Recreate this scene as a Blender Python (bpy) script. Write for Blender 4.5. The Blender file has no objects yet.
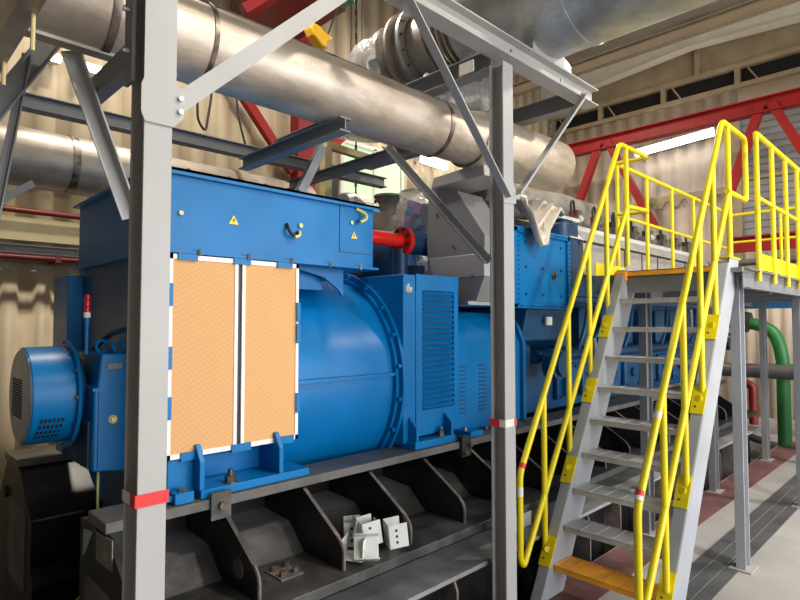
import bpy, bmesh, math, random
from mathutils import Vector, Matrix
random.seed(7)
S = bpy.context.scene
COL = S.collection
V = Vector
PI = math.pi

# ------------------------------------------------------------------ materials
def mat(name, col, rough=0.5, metal=0.0, var=0.06, vscale=3.0, bump=0.0, bscale=60.0,
        dirt=0.0, dirtcol=(0.12, 0.11, 0.10), dscale=2.5, emit=0.0, rvar=0.1, stretch=None, coat=0.0, spec=0.5):
    m = bpy.data.materials.new(name); m.use_nodes = True
    nt = m.node_tree; N = nt.nodes; Lk = nt.links
    b = N['Principled BSDF']
    b.inputs['Metallic'].default_value = metal
    b.inputs['Coat Weight'].default_value = coat
    b.inputs['Specular IOR Level'].default_value = spec
    tc = N.new('ShaderNodeTexCoord')
    mp = N.new('ShaderNodeMapping'); Lk.new(tc.outputs['Object'], mp.inputs['Vector'])
    if stretch: mp.inputs['Scale'].default_value = stretch
    n1 = N.new('ShaderNodeTexNoise'); n1.inputs['Scale'].default_value = vscale; n1.inputs['Detail'].default_value = 5
    Lk.new(mp.outputs[0], n1.inputs['Vector'])
    lo = tuple(max(0, c * (1 - var * 2)) for c in col) + (1,)
    hi = tuple(min(1, c * (1 + var * 2)) for c in col) + (1,)
    r1 = N.new('ShaderNodeValToRGB')
    r1.color_ramp.elements[0].position = 0.3; r1.color_ramp.elements[0].color = lo
    r1.color_ramp.elements[1].position = 0.7; r1.color_ramp.elements[1].color = hi
    Lk.new(n1.outputs['Fac'], r1.inputs[0])
    out = r1.outputs[0]
    if dirt > 0:
        n2 = N.new('ShaderNodeTexNoise'); n2.inputs['Scale'].default_value = dscale; n2.inputs['Detail'].default_value = 9
        n2.inputs['Roughness'].default_value = 0.7
        Lk.new(mp.outputs[0], n2.inputs['Vector'])
        r2 = N.new('ShaderNodeValToRGB')
        r2.color_ramp.elements[0].position = 0.48; r2.color_ramp.elements[0].color = (0, 0, 0, 1)
        r2.color_ramp.elements[1].position = 0.75; r2.color_ramp.elements[1].color = (dirt,) * 3 + (1,)
        Lk.new(n2.outputs['Fac'], r2.inputs[0])
        mx = N.new('ShaderNodeMix'); mx.data_type = 'RGBA'
        Lk.new(r2.outputs[0], mx.inputs['Factor'])
        Lk.new(out, mx.inputs['A']); mx.inputs['B'].default_value = dirtcol + (1,)
        out = mx.outputs['Result']
    Lk.new(out, b.inputs['Base Color'])
    mr = N.new('ShaderNodeMapRange')
    mr.inputs['To Min'].default_value = max(0.03, rough - rvar); mr.inputs['To Max'].default_value = min(1, rough + rvar)
    n3 = N.new('ShaderNodeTexNoise'); n3.inputs['Scale'].default_value = vscale * 2.3; n3.inputs['Detail'].default_value = 4
    Lk.new(mp.outputs[0], n3.inputs['Vector']); Lk.new(n3.outputs['Fac'], mr.inputs['Value'])
    Lk.new(mr.outputs[0], b.inputs['Roughness'])
    if bump > 0:
        n4 = N.new('ShaderNodeTexNoise'); n4.inputs['Scale'].default_value = bscale; n4.inputs['Detail'].default_value = 3
        Lk.new(mp.outputs[0], n4.inputs['Vector'])
        bp = N.new('ShaderNodeBump'); bp.inputs['Strength'].default_value = bump; bp.inputs['Distance'].default_value = 0.01
        Lk.new(n4.outputs['Fac'], bp.inputs['Height']); Lk.new(bp.outputs[0], b.inputs['Normal'])
    if emit > 0:
        b.inputs['Emission Color'].default_value = tuple(col) + (1,)
        b.inputs['Emission Strength'].default_value = emit
    m['out'] = 1
    return m

M = {}
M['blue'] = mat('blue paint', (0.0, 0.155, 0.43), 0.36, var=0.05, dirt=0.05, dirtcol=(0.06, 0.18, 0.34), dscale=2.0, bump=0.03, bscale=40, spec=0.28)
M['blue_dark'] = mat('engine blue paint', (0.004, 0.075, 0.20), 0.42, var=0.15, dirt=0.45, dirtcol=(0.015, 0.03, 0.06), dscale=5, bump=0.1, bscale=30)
M['blue_navy'] = mat('navy blue paint', (0.008, 0.05, 0.13), 0.45, var=0.15, dirt=0.4, dirtcol=(0.01, 0.015, 0.03), dscale=5)
M['black_skid'] = mat('black skid paint', (0.009, 0.009, 0.010), 0.36, var=0.3, dirt=0.22, dirtcol=(0.10, 0.10, 0.10), dscale=7, bump=0.06, bscale=25)
M['black'] = mat('black steel', (0.014, 0.014, 0.015), 0.45, var=0.3)
M['rubber'] = mat('black cable rubber', (0.012, 0.012, 0.012), 0.6)
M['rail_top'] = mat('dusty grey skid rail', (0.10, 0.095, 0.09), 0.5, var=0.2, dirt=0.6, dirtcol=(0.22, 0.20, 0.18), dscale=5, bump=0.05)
M['rib_edge'] = mat('rusty dusty steel', (0.09, 0.085, 0.08), 0.6, var=0.3, dirt=0.6, dirtcol=(0.42, 0.26, 0.19), dscale=6)
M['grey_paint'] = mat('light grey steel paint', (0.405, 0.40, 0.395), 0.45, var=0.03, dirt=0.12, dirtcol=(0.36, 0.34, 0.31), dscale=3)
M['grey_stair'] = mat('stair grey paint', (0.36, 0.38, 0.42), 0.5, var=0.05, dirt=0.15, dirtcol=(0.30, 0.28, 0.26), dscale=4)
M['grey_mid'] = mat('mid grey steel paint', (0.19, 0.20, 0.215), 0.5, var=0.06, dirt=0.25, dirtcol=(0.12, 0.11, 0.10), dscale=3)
M['tread'] = mat('dusty grating tread', (0.48, 0.48, 0.48), 0.6, var=0.12, dirt=0.4, dirtcol=(0.50, 0.48, 0.45), dscale=9)
M['orange'] = mat('orange paint', (0.95, 0.40, 0.03), 0.5, var=0.06, dirt=0.2, dirtcol=(0.45, 0.22, 0.08), dscale=9)
M['yellow'] = mat('yellow safety paint', (0.82, 0.67, 0.004), 0.35, var=0.03, dirt=0.06, dirtcol=(0.55, 0.48, 0.05), dscale=9)
M['yellow_hook'] = mat('hook block yellow', (0.75, 0.42, 0.02), 0.4)
M['cream_tube'] = mat('cream yellow tube', (0.62, 0.52, 0.24), 0.5)
M['steel_pipe'] = mat('brushed stainless duct', (0.60, 0.515, 0.43), 0.48, metal=0.65, var=0.13, vscale=2.6, dirt=0.75, dirtcol=(0.20, 0.165, 0.135), dscale=4.2, bump=0.3, bscale=10, rvar=0.14, stretch=(0.6, 1.5, 1.5))
M['steel_dark'] = mat('heat stained stainless', (0.44, 0.385, 0.34), 0.5, metal=0.6, var=0.2, vscale=2.5, dirt=0.5, dirtcol=(0.10, 0.085, 0.07), dscale=3)
M['galv'] = mat('galvanised duct', (0.50, 0.52, 0.53), 0.42, metal=0.75, var=0.16, vscale=4, dirt=0.6, dirtcol=(0.26, 0.26, 0.26), dscale=6, bump=0.35, bscale=12)
M['weld'] = mat('weld seam', (0.20, 0.165, 0.135), 0.45, metal=0.8, var=0.4, vscale=14)
M['foil'] = mat('crinkled foil', (0.86, 0.87, 0.88), 0.28, metal=0.7, var=0.05, bump=1.0, bscale=18)
M['shield'] = mat('grey sheet heat shield', (0.25, 0.25, 0.25), 0.5, metal=0.3, var=0.06, dirt=0.15, dirtcol=(0.18, 0.17, 0.16))
M['shield_light'] = mat('light grey sheet', (0.42, 0.41, 0.39), 0.5, metal=0.2, var=0.04)
M['lagging'] = mat('grey cloth lagging', (0.22, 0.205, 0.185), 0.85, var=0.3, bump=0.9, bscale=12)
M['cloth'] = mat('cream insulation cloth', (0.62, 0.57, 0.49), 0.8, var=0.12, bump=0.5, bscale=25)
M['head_grey'] = mat('silver grey engine cover', (0.46, 0.47, 0.47), 0.4, metal=0.3, var=0.06, dirt=0.2)
M['head_white'] = mat('pale grey cover', (0.70, 0.71, 0.72), 0.4, metal=0.1, var=0.06)
M['casing'] = mat('dull brown grey casing', (0.135, 0.13, 0.125), 0.5, metal=0.3, var=0.15, dirt=0.3)
M['red_gloss'] = mat('glossy red paint', (0.82, 0.02, 0.012), 0.25, var=0.03)
M['red'] = mat('red structural paint', (0.30, 0.012, 0.012), 0.5, var=0.06, spec=0.3)
M['red_dark'] = mat('dark red crane paint', (0.17, 0.009, 0.01), 0.45, var=0.1)
M['red_tape'] = mat('red warning tape', (0.72, 0.03, 0.03), 0.45)
M['white_tape'] = mat('white tape', (0.78, 0.75, 0.70), 0.5)
M['beige'] = mat('beige wall sheet', (0.62, 0.52, 0.36), 0.5, var=0.03, dirt=0.04, dirtcol=(0.45, 0.36, 0.24), dscale=1.2)
M['beige_right'] = mat('pale beige wall sheet', (0.60, 0.51, 0.42), 0.5, var=0.03, dirt=0.06, dirtcol=(0.42, 0.34, 0.27), dscale=1.2)
M['beige_band'] = mat('yellowish beige band', (0.50, 0.44, 0.26), 0.5, var=0.04)
M['roof'] = mat('brown grey roof sheet', (0.26, 0.23, 0.18), 0.7, var=0.06)
M['rafter'] = mat('cream rafter paint', (0.78, 0.74, 0.62), 0.5, var=0.03)
M['purlin'] = mat('beige girt paint', (0.42, 0.335, 0.215), 0.55, var=0.08)
M['dark_void'] = mat('dark louvre', (0.01, 0.01, 0.01), 0.8)
M['shutter'] = mat('grey shutter slats', (0.30, 0.30, 0.31), 0.6, var=0.08, dirt=0.3, dirtcol=(0.18, 0.17, 0.17))
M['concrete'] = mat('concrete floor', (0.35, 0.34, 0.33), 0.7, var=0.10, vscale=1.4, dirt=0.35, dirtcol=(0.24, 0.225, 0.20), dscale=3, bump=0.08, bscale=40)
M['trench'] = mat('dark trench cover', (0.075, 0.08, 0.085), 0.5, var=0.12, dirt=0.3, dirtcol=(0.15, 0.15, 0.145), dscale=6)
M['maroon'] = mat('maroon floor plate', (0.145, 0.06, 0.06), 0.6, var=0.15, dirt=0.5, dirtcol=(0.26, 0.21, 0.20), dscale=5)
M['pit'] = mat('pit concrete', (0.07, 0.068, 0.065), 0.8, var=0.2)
M['base_grey'] = mat('dusty dark grey beam', (0.27, 0.27, 0.27), 0.5, var=0.2, dirt=0.6, dirtcol=(0.11, 0.11, 0.11), dscale=2.0, bump=0.05)
M['lamp'] = mat('fluorescent tube glow', (1.0, 0.98, 0.94), 0.5, emit=8.0, var=0)
M['window'] = mat('green tinted daylight panel', (0.55, 0.74, 0.50), 0.4, emit=0.4, var=0.05)
M['green'] = mat('green pipe paint', (0.02, 0.16, 0.035), 0.45, var=0.08)
M['green_dark'] = mat('green hoist paint', (0.01, 0.15, 0.10), 0.4)
M['dusty_black'] = mat('dusty black steel', (0.045, 0.044, 0.042), 0.5, var=0.3, dirt=0.6, dirtcol=(0.14, 0.135, 0.125), dscale=6, bump=0.06)
M['shelf'] = mat('lighter grey shelf steel', (0.15, 0.15, 0.15), 0.45, var=0.25, dirt=0.5, dirtcol=(0.20, 0.19, 0.18), dscale=7, bump=0.06)  # lighter grey than the skid black, for the shelf plate
M['beam_brown'] = mat('brown beam paint', (0.24, 0.185, 0.12), 0.55)
M['bolt'] = mat('bolt steel', (0.20, 0.17, 0.145), 0.4, metal=0.8, var=0.3, vscale=20)
M['bolt_bright'] = mat('zinc bolt', (0.6, 0.6, 0.58), 0.3, metal=0.9)
M['white_bracket'] = mat('off white bracket paint', (0.72, 0.74, 0.70), 0.45, var=0.05, dirt=0.2, dirtcol=(0.45, 0.36, 0.30), dscale=12)
M['white_frame'] = mat('white filter frame', (0.82, 0.79, 0.76), 0.45, var=0.03)
M['plate_grey'] = mat('grey nameplate', (0.20, 0.19, 0.175), 0.5, var=0.2, vscale=30)
M['brass'] = mat('brass fitting', (0.75, 0.55, 0.2), 0.3, metal=0.8)
M['beacon_red'] = mat('red beacon lens', (0.55, 0.01, 0.03), 0.2)
M['label_yellow'] = mat('yellow sticker', (0.85, 0.62, 0.04), 0.5)
M['label_black'] = mat('black print', (0.02, 0.02, 0.02), 0.5)
M['earth'] = mat('yellow green cable', (0.62, 0.62, 0.22), 0.5)
M['disc'] = mat('grey dusty fan cover', (0.24, 0.28, 0.34), 0.35, metal=0.3, var=0.12, dirt=0.25, dirtcol=(0.3, 0.3, 0.31))
M['mesh_tan'] = None

def filter_material():
    m = bpy.data.materials.new('orange filter media'); m.use_nodes = True
    nt = m.node_tree; N = nt.nodes; Lk = nt.links; b = N['Principled BSDF']
    tc = N.new('ShaderNodeTexCoord'); sp = N.new('ShaderNodeSeparateXYZ'); Lk.new(tc.outputs['Object'], sp.inputs[0])
    def mth(op, a, b_=None):
        n = N.new('ShaderNodeMath'); n.operation = op
        for i, v in enumerate((a, b_)):
            if v is None: continue
            if isinstance(v, (int, float)): n.inputs[i].default_value = v
            else: Lk.new(v, n.inputs[i])
        return n.outputs[0]
    x = sp.outputs['X']; z = sp.outputs['Z']
    lines = []
    for kx, kz, w in ((-20, 40, 0.13), (36, 34, 0.12)):
        t = mth('ADD', mth('MULTIPLY', x, kx), mth('MULTIPLY', z, kz))
        f = mth('FRACT', t)
        lines.append(mth('LESS_THAN', f, w))
    ln = mth('MAXIMUM', lines[0], lines[1])
    mx = N.new('ShaderNodeMix'); mx.data_type = 'RGBA'
    mx.inputs['A'].default_value = (0.68, 0.385, 0.17, 1); mx.inputs['B'].default_value = (0.62, 0.345, 0.145, 1)
    Lk.new(ln, mx.inputs['Factor']); Lk.new(mx.outputs['Result'], b.inputs['Base Color'])
    b.inputs['Roughness'].default_value = 0.85
    bp = N.new('ShaderNodeBump'); bp.invert = True; bp.inputs['Strength'].default_value = 0.5; bp.inputs['Distance'].default_value = 0.003
    Lk.new(ln, bp.inputs['Height']); Lk.new(bp.outputs[0], b.inputs['Normal'])
    return m
M['filter'] = filter_material()

# ------------------------------------------------------------------ mesh helper
def frame_of(d, up=V((0, 0, 1))):
    d = d.normalized()
    if abs(d.dot(up)) > 0.98: up = V((1, 0, 0)) if abs(d.x) < 0.9 else V((0, 1, 0))
    s = d.cross(up).normalized(); u = s.cross(d).normalized()
    return s, u

class MB:
    def __init__(s): s.bm = bmesh.new()
    def box(s, x0, y0, z0, x1, y1, z1):
        x0, x1 = sorted((x0, x1)); y0, y1 = sorted((y0, y1)); z0, z1 = sorted((z0, z1))
        v = [s.bm.verts.new(p) for p in ((x0,y0,z0),(x1,y0,z0),(x1,y1,z0),(x0,y1,z0),(x0,y0,z1),(x1,y0,z1),(x1,y1,z1),(x0,y1,z1))]
        for f in ((3,2,1,0),(4,5,6,7),(0,1,5,4),(1,2,6,5),(2,3,7,6),(3,0,4,7)): s.bm.faces.new([v[i] for i in f])
        return s
    def sweep(s, prof, p, q, up=V((0, 0, 1))):
        """closed 2D profile (side, up) swept straight from p to q"""
        p, q = V(p), V(q); sd, u = frame_of(q - p, V(up))
        a = [s.bm.verts.new(p + sd * x + u * y) for x, y in prof]
        b = [s.bm.verts.new(q + sd * x + u * y) for x, y in prof]
        n = len(prof)
        for i in range(n): s.bm.faces.new([a[i], a[(i+1) % n], b[(i+1) % n], b[i]])
        s.bm.faces.new(a[::-1]); s.bm.faces.new(b)
        return s
    def bar(s, p, q, w, h, up=(0, 0, 1)):
        return s.sweep([(-w/2,-h/2),(w/2,-h/2),(w/2,h/2),(-w/2,h/2)], p, q, up)
    def ibeam(s, p, q, h, b, tw=0.007, tf=0.009, up=(0, 0, 1)):
        s.sweep([(-b/2,-h/2),(b/2,-h/2),(b/2,-h/2+tf),(tw/2,-h/2+tf),(tw/2,h/2-tf),(b/2,h/2-tf),(b/2,h/2),(-b/2,h/2),(-b/2,h/2-tf),(-tw/2,h/2-tf),(-tw/2,-h/2+tf),(-b/2,-h/2+tf)], p, q, up); return s
    def channel(s, p, q, h, b, t=0.007, up=(0, 0, 1)):
        return s.sweep([(0,-h/2),(b,-h/2),(b,-h/2+t),(t,-h/2+t),(t,h/2-t),(b,h/2-t),(b,h/2),(0,h/2)], p, q, up)
    def angle(s, p, q, w, t=0.007, up=(0, 0, 1)):
        return s.sweep([(0,0),(w,0),(w,t),(t,t),(t,w),(0,w)], p, q, up)
    def cyl(s, p, q, r, r2=None, n=28, caps=True):
        p, q = V(p), V(q); r2 = r if r2 is None else r2; sd, u = frame_of(q - p)
        a = [s.bm.verts.new(p + (sd*math.cos(2*PI*i/n) + u*math.sin(2*PI*i/n))*r) for i in range(n)]
        b = [s.bm.verts.new(q + (sd*math.cos(2*PI*i/n) + u*math.sin(2*PI*i/n))*r2) for i in range(n)]
        for i in range(n): s.bm.faces.new([a[i], a[(i+1) % n], b[(i+1) % n], b[i]])
        if caps: s.bm.faces.new(a[::-1]); s.bm.faces.new(b)
        return s
    def lathe(s, o, d, prof, n=48):
        """prof: list of (dist along d, radius)"""
        o, d = V(o), V(d).normalized(); sd, u = frame_of(d); rings = []
        for t, r in prof:
            rings.append([s.bm.verts.new(o + d*t + (sd*math.cos(2*PI*i/n)+u*math.sin(2*PI*i/n))*max(r, 1e-4)) for i in range(n)])
        for a, b in zip(rings, rings[1:]):
            for i in range(n): s.bm.faces.new([a[i], a[(i+1) % n], b[(i+1) % n], b[i]])
        s.bm.faces.new(rings[0][::-1]); s.bm.faces.new(rings[-1])
        return s
    def ring(s, c, d, r, t, th, n=48):
        """flat flange ring centred c, axis d, outer r, radial t, thickness th"""
        c, d = V(c), V(d).normalized(); sd, u = frame_of(d); q = []
        for (rr, tt) in ((r-t, 0), (r, 0), (r, th), (r-t, th)):
            q.append([s.bm.verts.new(c + d*tt + (sd*math.cos(2*PI*i/n)+u*math.sin(2*PI*i/n))*rr) for i in range(n)])
        for k in range(4):
            a, b = q[k], q[(k+1) % 4]
            for i in range(n): s.bm.faces.new([a[i], a[(i+1) % n], b[(i+1) % n], b[i]])
        return s
    def tube(s, pts, r, n=12, fillet=0.0, caps=True, wob=0.0):
        pts = [V(p) for p in pts]
        if fillet > 0 and len(pts) > 2:
            out = [pts[0]]
            for a, b, c in zip(pts, pts[1:], pts[2:]):
                da, dc = (a-b), (c-b); f = min(fillet, da.length*0.48, dc.length*0.48)
                p0 = b + da.normalized()*f; p1 = b + dc.normalized()*f
                for k in range(7):
                    t = k/6; out.append(p0*(1-t)**2 + b*2*t*(1-t) + p1*t*t)
            out.append(pts[-1]); pts = out
        cl = [pts[0]]
        for p in pts[1:]:
            if (p-cl[-1]).length > 1e-5: cl.append(p)
        pts = cl; rings = []; pu = None
        for i, p in enumerate(pts):
            d = ((pts[min(i+1, len(pts)-1)] - pts[max(i-1, 0)])).normalized()
            if pu is None: sd, u = frame_of(d)
            else:
                u = (pu - d*pu.dot(d)).normalized(); sd = d.cross(u)
            pu = u; rr = r if not wob else r*(1+random.uniform(-wob, wob))
            rings.append([s.bm.verts.new(p + (sd*math.cos(2*PI*k/n)+u*math.sin(2*PI*k/n))*rr) for k in range(n)])
        for a, b in zip(rings, rings[1:]):
            for k in range(n): s.bm.faces.new([a[k], a[(k+1) % n], b[(k+1) % n], b[k]])
        if caps: s.bm.faces.new(rings[0][::-1]); s.bm.faces.new(rings[-1])
        return s
    def prism(s, poly, ax, a0, a1):
        """poly of 2D points in the plane normal to ax, extruded a0..a1"""
        f = {'x': lambda p, a: (a, p[0], p[1]), 'y': lambda p, a: (p[0], a, p[1]), 'z': lambda p, a: (p[0], p[1], a)}[ax]
        a = [s.bm.verts.new(f(p, a0)) for p in poly]; b = [s.bm.verts.new(f(p, a1)) for p in poly]; n = len(poly)
        for i in range(n): s.bm.faces.new([a[i], a[(i+1) % n], b[(i+1) % n], b[i]])
        s.bm.faces.new(a[::-1]); s.bm.faces.new(b); return s
    def hexbolt(s, p, d, r, h):
        return s.cyl(p, V(p) + V(d).normalized()*h, r, n=6)
    def sheet(s, pts_grid):
        g = [[s.bm.verts.new(p) for p in row] for row in pts_grid]
        for a, b in zip(g, g[1:]):
            for i in range(len(a)-1): s.bm.faces.new([a[i], a[i+1], b[i+1], b[i]])
        return s
    def xf(s, mtx):
        bmesh.ops.transform(s.bm, matrix=mtx, verts=s.bm.verts); return s
    def build(s, name, m, parent=None, bevel=0.0, flat=False, solid=0.0, label=None, sub=0):
        bm = s.bm
        if not solid: bmesh.ops.recalc_face_normals(bm, faces=bm.faces)
        if parent is not None: off = world_loc(parent)
        else:
            xs = [v.co.x for v in bm.verts]; ys = [v.co.y for v in bm.verts]; zs = [v.co.z for v in bm.verts]
            off = V(((min(xs)+max(xs))/2, (min(ys)+max(ys))/2, min(zs)))
        for v in bm.verts: v.co -= off
        me = bpy.data.meshes.new(name); bm.to_mesh(me); bm.free()
        if not flat:
            me.polygons.foreach_set('use_smooth', [True]*len(me.polygons))
            me.set_sharp_from_angle(angle=math.radians(32))
        me.materials.append(M[m] if isinstance(m, str) else m)
        o = bpy.data.objects.new(name, me); COL.objects.link(o)
        if parent is not None: o.parent = parent
        else: o.location = off
        if solid:
            md = o.modifiers.new('thickness', 'SOLIDIFY'); md.thickness = solid; md.offset = 0
        if sub:
            md = o.modifiers.new('smooth', 'SUBSURF'); md.levels = sub; md.render_levels = sub
        if bevel > 0:
            md = o.modifiers.new('bevel', 'BEVEL'); md.width = bevel; md.segments = 2; md.limit_method = 'ANGLE'; md.angle_limit = math.radians(40)
        if label: o['label'] = label
        return o

def world_loc(o):
    l = V(o.location)
    p = o.parent
    while p is not None:
        l += V(p.location); p = p.parent
    return l
def thing(name, label, cat, loc=(0, 0, 0), group=None):
    o = bpy.data.objects.new(name, None); COL.objects.link(o); o.location = loc; o.empty_display_size = 0.1
    o['label'] = label; o['category'] = cat
    if group: o['group'] = group
    return o
def tag(o, label, cat, group=None, kind=None):
    o['label'] = label; o['category'] = cat
    if group: o['group'] = group
    if kind: o['kind'] = kind
    return o
def struct(o):
    o['kind'] = 'structure'; return o

def bolts(name, m, par, specs):
    for p, d, rr, h in specs: MB().hexbolt(p, d, rr, h).build(name, m, par)
FZ0 = -0.06      # floor level
# ------------------------------------------------------------------ camera
cam = bpy.data.cameras.new('camera'); co = bpy.data.objects.new('camera', cam); COL.objects.link(co)
cam.sensor_width = 36; cam.lens = 25.425; cam.clip_start = 0.05
co.location = (0, 0, 1.65); co.rotation_euler = (math.radians(92.305), 0, math.radians(-44.544))
S.camera = co

# ------------------------------------------------------------------ setting
XR, YL = 11.95, 7.0            # right end wall, left long wall
def corr(axis, const, a0, a1, z0, z1, pitch=0.30, depth=0.04, sgn=-1):
    """trapezoid profile sheet. axis 'x': runs along x at y=const"""
    pts = []; a = a0
    while a < a1:
        for f, dd in ((0, 0), (0.38, 0), (0.5, 1), (0.88, 1)):
            t = a + f*pitch
            if t <= a1: pts.append((t, const + sgn*dd*depth))
        a += pitch
    pts.append((a1, const))
    b = MB()
    rows = []
    for z in (z0, z1):
        rows.append([(p[0], p[1], z) if axis == 'x' else (p[1], p[0], z) for p in pts])
    b.sheet(rows); return b

# floor: main slab, the pit under the machine
b = MB(); b.box(-3.5, -5, -0.35, XR+0.3, 1.97, FZ0)
b.box(9.6, 1.97, -0.35, XR+0.3, YL+0.3, FZ0)
struct(b.build('floor', 'concrete'))
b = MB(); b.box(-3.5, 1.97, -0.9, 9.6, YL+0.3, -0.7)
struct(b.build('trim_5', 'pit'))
b = MB()
for y0, y1 in ((1.68, 1.955),):
    x = -1.0
    while x < 9.3:
        b.box(x, y0, FZ0, x+1.18, y1, FZ0+0.006); x += 1.2
struct(b.build('trim_1', 'maroon'))
b = MB()
for y0, y1 in ((1.28, 1.362), (1.372, 1.455), (1.187, 1.27)):
    x = -1.0
    while x < 9.3:
        b.box(x, y0, FZ0, x+1.48, y1, FZ0+0.007); x += 1.49
struct(b.build('trim_2', 'trench'))

struct(corr('x', YL, -3.5, XR, -0.7, 2.2, depth=0.055).build('wall_left', 'beige', solid=0.004))
struct(corr('x', YL, -3.5, XR, 2.2, 7.4, pitch=0.34, depth=0.055).build('wall_left_upper', 'beige', solid=0.004))
b = corr('y', XR, 3.02, YL, -0.7, 6.1)
struct(b.build('wall_right', 'beige_right', solid=0.004))
b = corr('y', XR, -2.2, 3.02, FZ0, 3.0, pitch=0.2)
b.sheet([[(XR-0.02, -2.2, 5.55), (XR-0.02, 3.02, 5.55)], [(XR-0.02, -2.2, 6.1), (XR-0.02, 3.02, 6.1)]])
struct(b.build('wall_right_lower', 'beige_right', solid=0.004))
# upper gable behind the clerestory
b = MB(); b.prism([(-5, 6.48), (YL, 6.48), (YL, 6.9), (3.7, 7.5), (-5, 6.9)], 'x', XR, XR+0.1)
struct(b.build('wall_gable', 'purlin'))
b = MB(); b.prism([(-3, 6.1), (YL, 6.1), (YL, 6.48), (-3, 6.48)], 'x', XR+0.03, XR+0.13)
struct(b.build('window_1', 'dark_void'))
b = MB()
b.box(XR-0.10, -3, 6.44, XR+0.02, YL, 6.54); b.box(XR-0.12, -3, 6.06, XR+0.02, YL, 6.14)
for y in (6.9, 5.72, 4.36, 3.01, 1.65, 0.3):
    b.box(XR-0.08, y-0.045, 6.1, XR+0.02, y+0.045, 6.5)
    b.bar((XR-0.02, y-0.15, 6.46), (XR-0.02, y-0.35, 6.13), 0.03, 0.03)
b.box(XR-0.1, 3.66, 6.54, XR+0.02, 3.74, 7.2)
struct(b.build('trim_3', 'purlin'))
# rafter (gable portal)
b = MB(); b.prism([(-5, 6.45), (3.70, 7.0), (YL, 6.72), (YL, 7.2), (3.70, 7.45), (-5, 6.9)], 'x', XR-0.42, XR-0.30)
b.prism([(-5, 6.43), (3.70, 6.98), (YL, 6.70), (YL, 6.73), (3.70, 7.01), (-5, 6.46)], 'x', XR-0.48, XR-0.24)
struct(b.build('trim_4', 'rafter'))
# roof
b = MB()
b.prism([(-5, 6.95), (3.7, 7.52), (YL+.1, 7.25), (YL+.1, 7.35), (3.7, 7.62), (-5, 7.05)], 'x', -3.5, XR+0.1)
struct(b.build('ceiling', 'roof'))
b = MB()
for x in (-2, -0.5, 1.0, 2.5, 4.0, 5.5, 7.0, 8.5, 10.0):
    b.bar((x, -5, 6.88), (x, 3.7, 7.45), 0.08, 0.14); b.bar((x, 3.7, 7.45), (x, YL, 7.18), 0.08, 0.14)
struct(b.build('ceiling_purlins', 'purlin'))
# back wall (-X side, never in view) and front wall with its big door opening
b = MB(); b.box(-3.6, -5, FZ0, -3.5, YL, 6.9)
struct(b.build('wall_back', 'casing'))
b = MB(); b.box(-3.5, -5.1, FZ0, 0.2, -5.0, 6.9); b.box(8.6, -5.1, FZ0, XR, -5, 6.9); b.box(0.2, -5.1, 4.9, 8.6, -5, 6.9)
struct(b.build('wall_front', 'beige'))
# shutter panel in right wall
b = MB(); z = 3.0
while z < 5.5:
    b.prism([(XR-0.01, z), (XR-0.035, z+0.01), (XR-0.035, z+0.10), (XR-0.01, z+0.131)], 'y', -1.6, 2.98); z += 0.13
struct(b.build('door_1', 'shutter'))
b = MB(); b.box(XR-0.1, 2.98, FZ0, XR+0.02, 3.12, 5.6); b.box(XR-0.08, -1.6, 4.3, XR, 2.98, 4.36)
struct(b.build('trim_6', 'purlin'))

# daylight window far left and its frame
b = MB(); b.box(5.55, YL-0.07, 3.0, 6.85, YL-0.05, 4.5)
w = struct(b.build('window_2', 'window'))
b = MB()
for x in (5.52, 6.22, 6.86): b.box(x-0.03, YL-0.1, 2.97, x+0.03, YL-0.045, 4.53)
for z in (2.97, 3.65, 4.53): b.box(5.5, YL-0.1, z-0.03, 6.9, YL-0.045, z+0.03)
b.build('frame', 'white_frame', w)

# tie bands and pipes on the left wall
b = MB(); b.box(-3, YL-0.14, 2.50, 3.4, YL-0.05, 2.74)
tag(b.build('girt_beam', 'beige_band'), 'wide yellowish beige horizontal girt on the left corrugated wall between two red pipes', 'beam')
b = MB(); b.ibeam((-3, YL-0.2, 2.40), (3.4, YL-0.2, 2.40), 0.09, 0.1)
tag(b.build('girt_channel', 'grey_mid'), 'narrow grey steel channel along the left wall just above the lower red pipe', 'beam')
b = MB(); b.tube([(-3, YL-0.25, 2.79), (3.4, YL-0.25, 2.79)], 0.03)
tag(b.build('wall_pipe', 'red_dark'), 'thin dark red pipe along left wall above the yellowish band', 'pipe')
b = MB(); b.tube([(-3, YL-0.3, 2.31), (3.4, YL-0.3, 2.31)], 0.028); b.box(1.55, YL-0.33, 2.27, 1.6, YL-0.05, 2.35)
tag(b.build('wall_pipe', 'red_dark'), 'thin dark red pipe along left wall below the yellowish band', 'pipe')
b = MB(); b.tube([(-3, YL-0.12, 3.12), (3.4, YL-0.12, 3.06)], 0.02); b.box(1.0, YL-0.13, 3.06, 1.04, YL-0.03, 3.12); b.box(-2.0, YL-0.13, 3.08, -1.96, YL-0.03, 3.13)
tag(b.build('conduit', 'grey_mid'), 'thin grey conduit on the left wall under the rear exhaust pipe', 'pipe')
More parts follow.
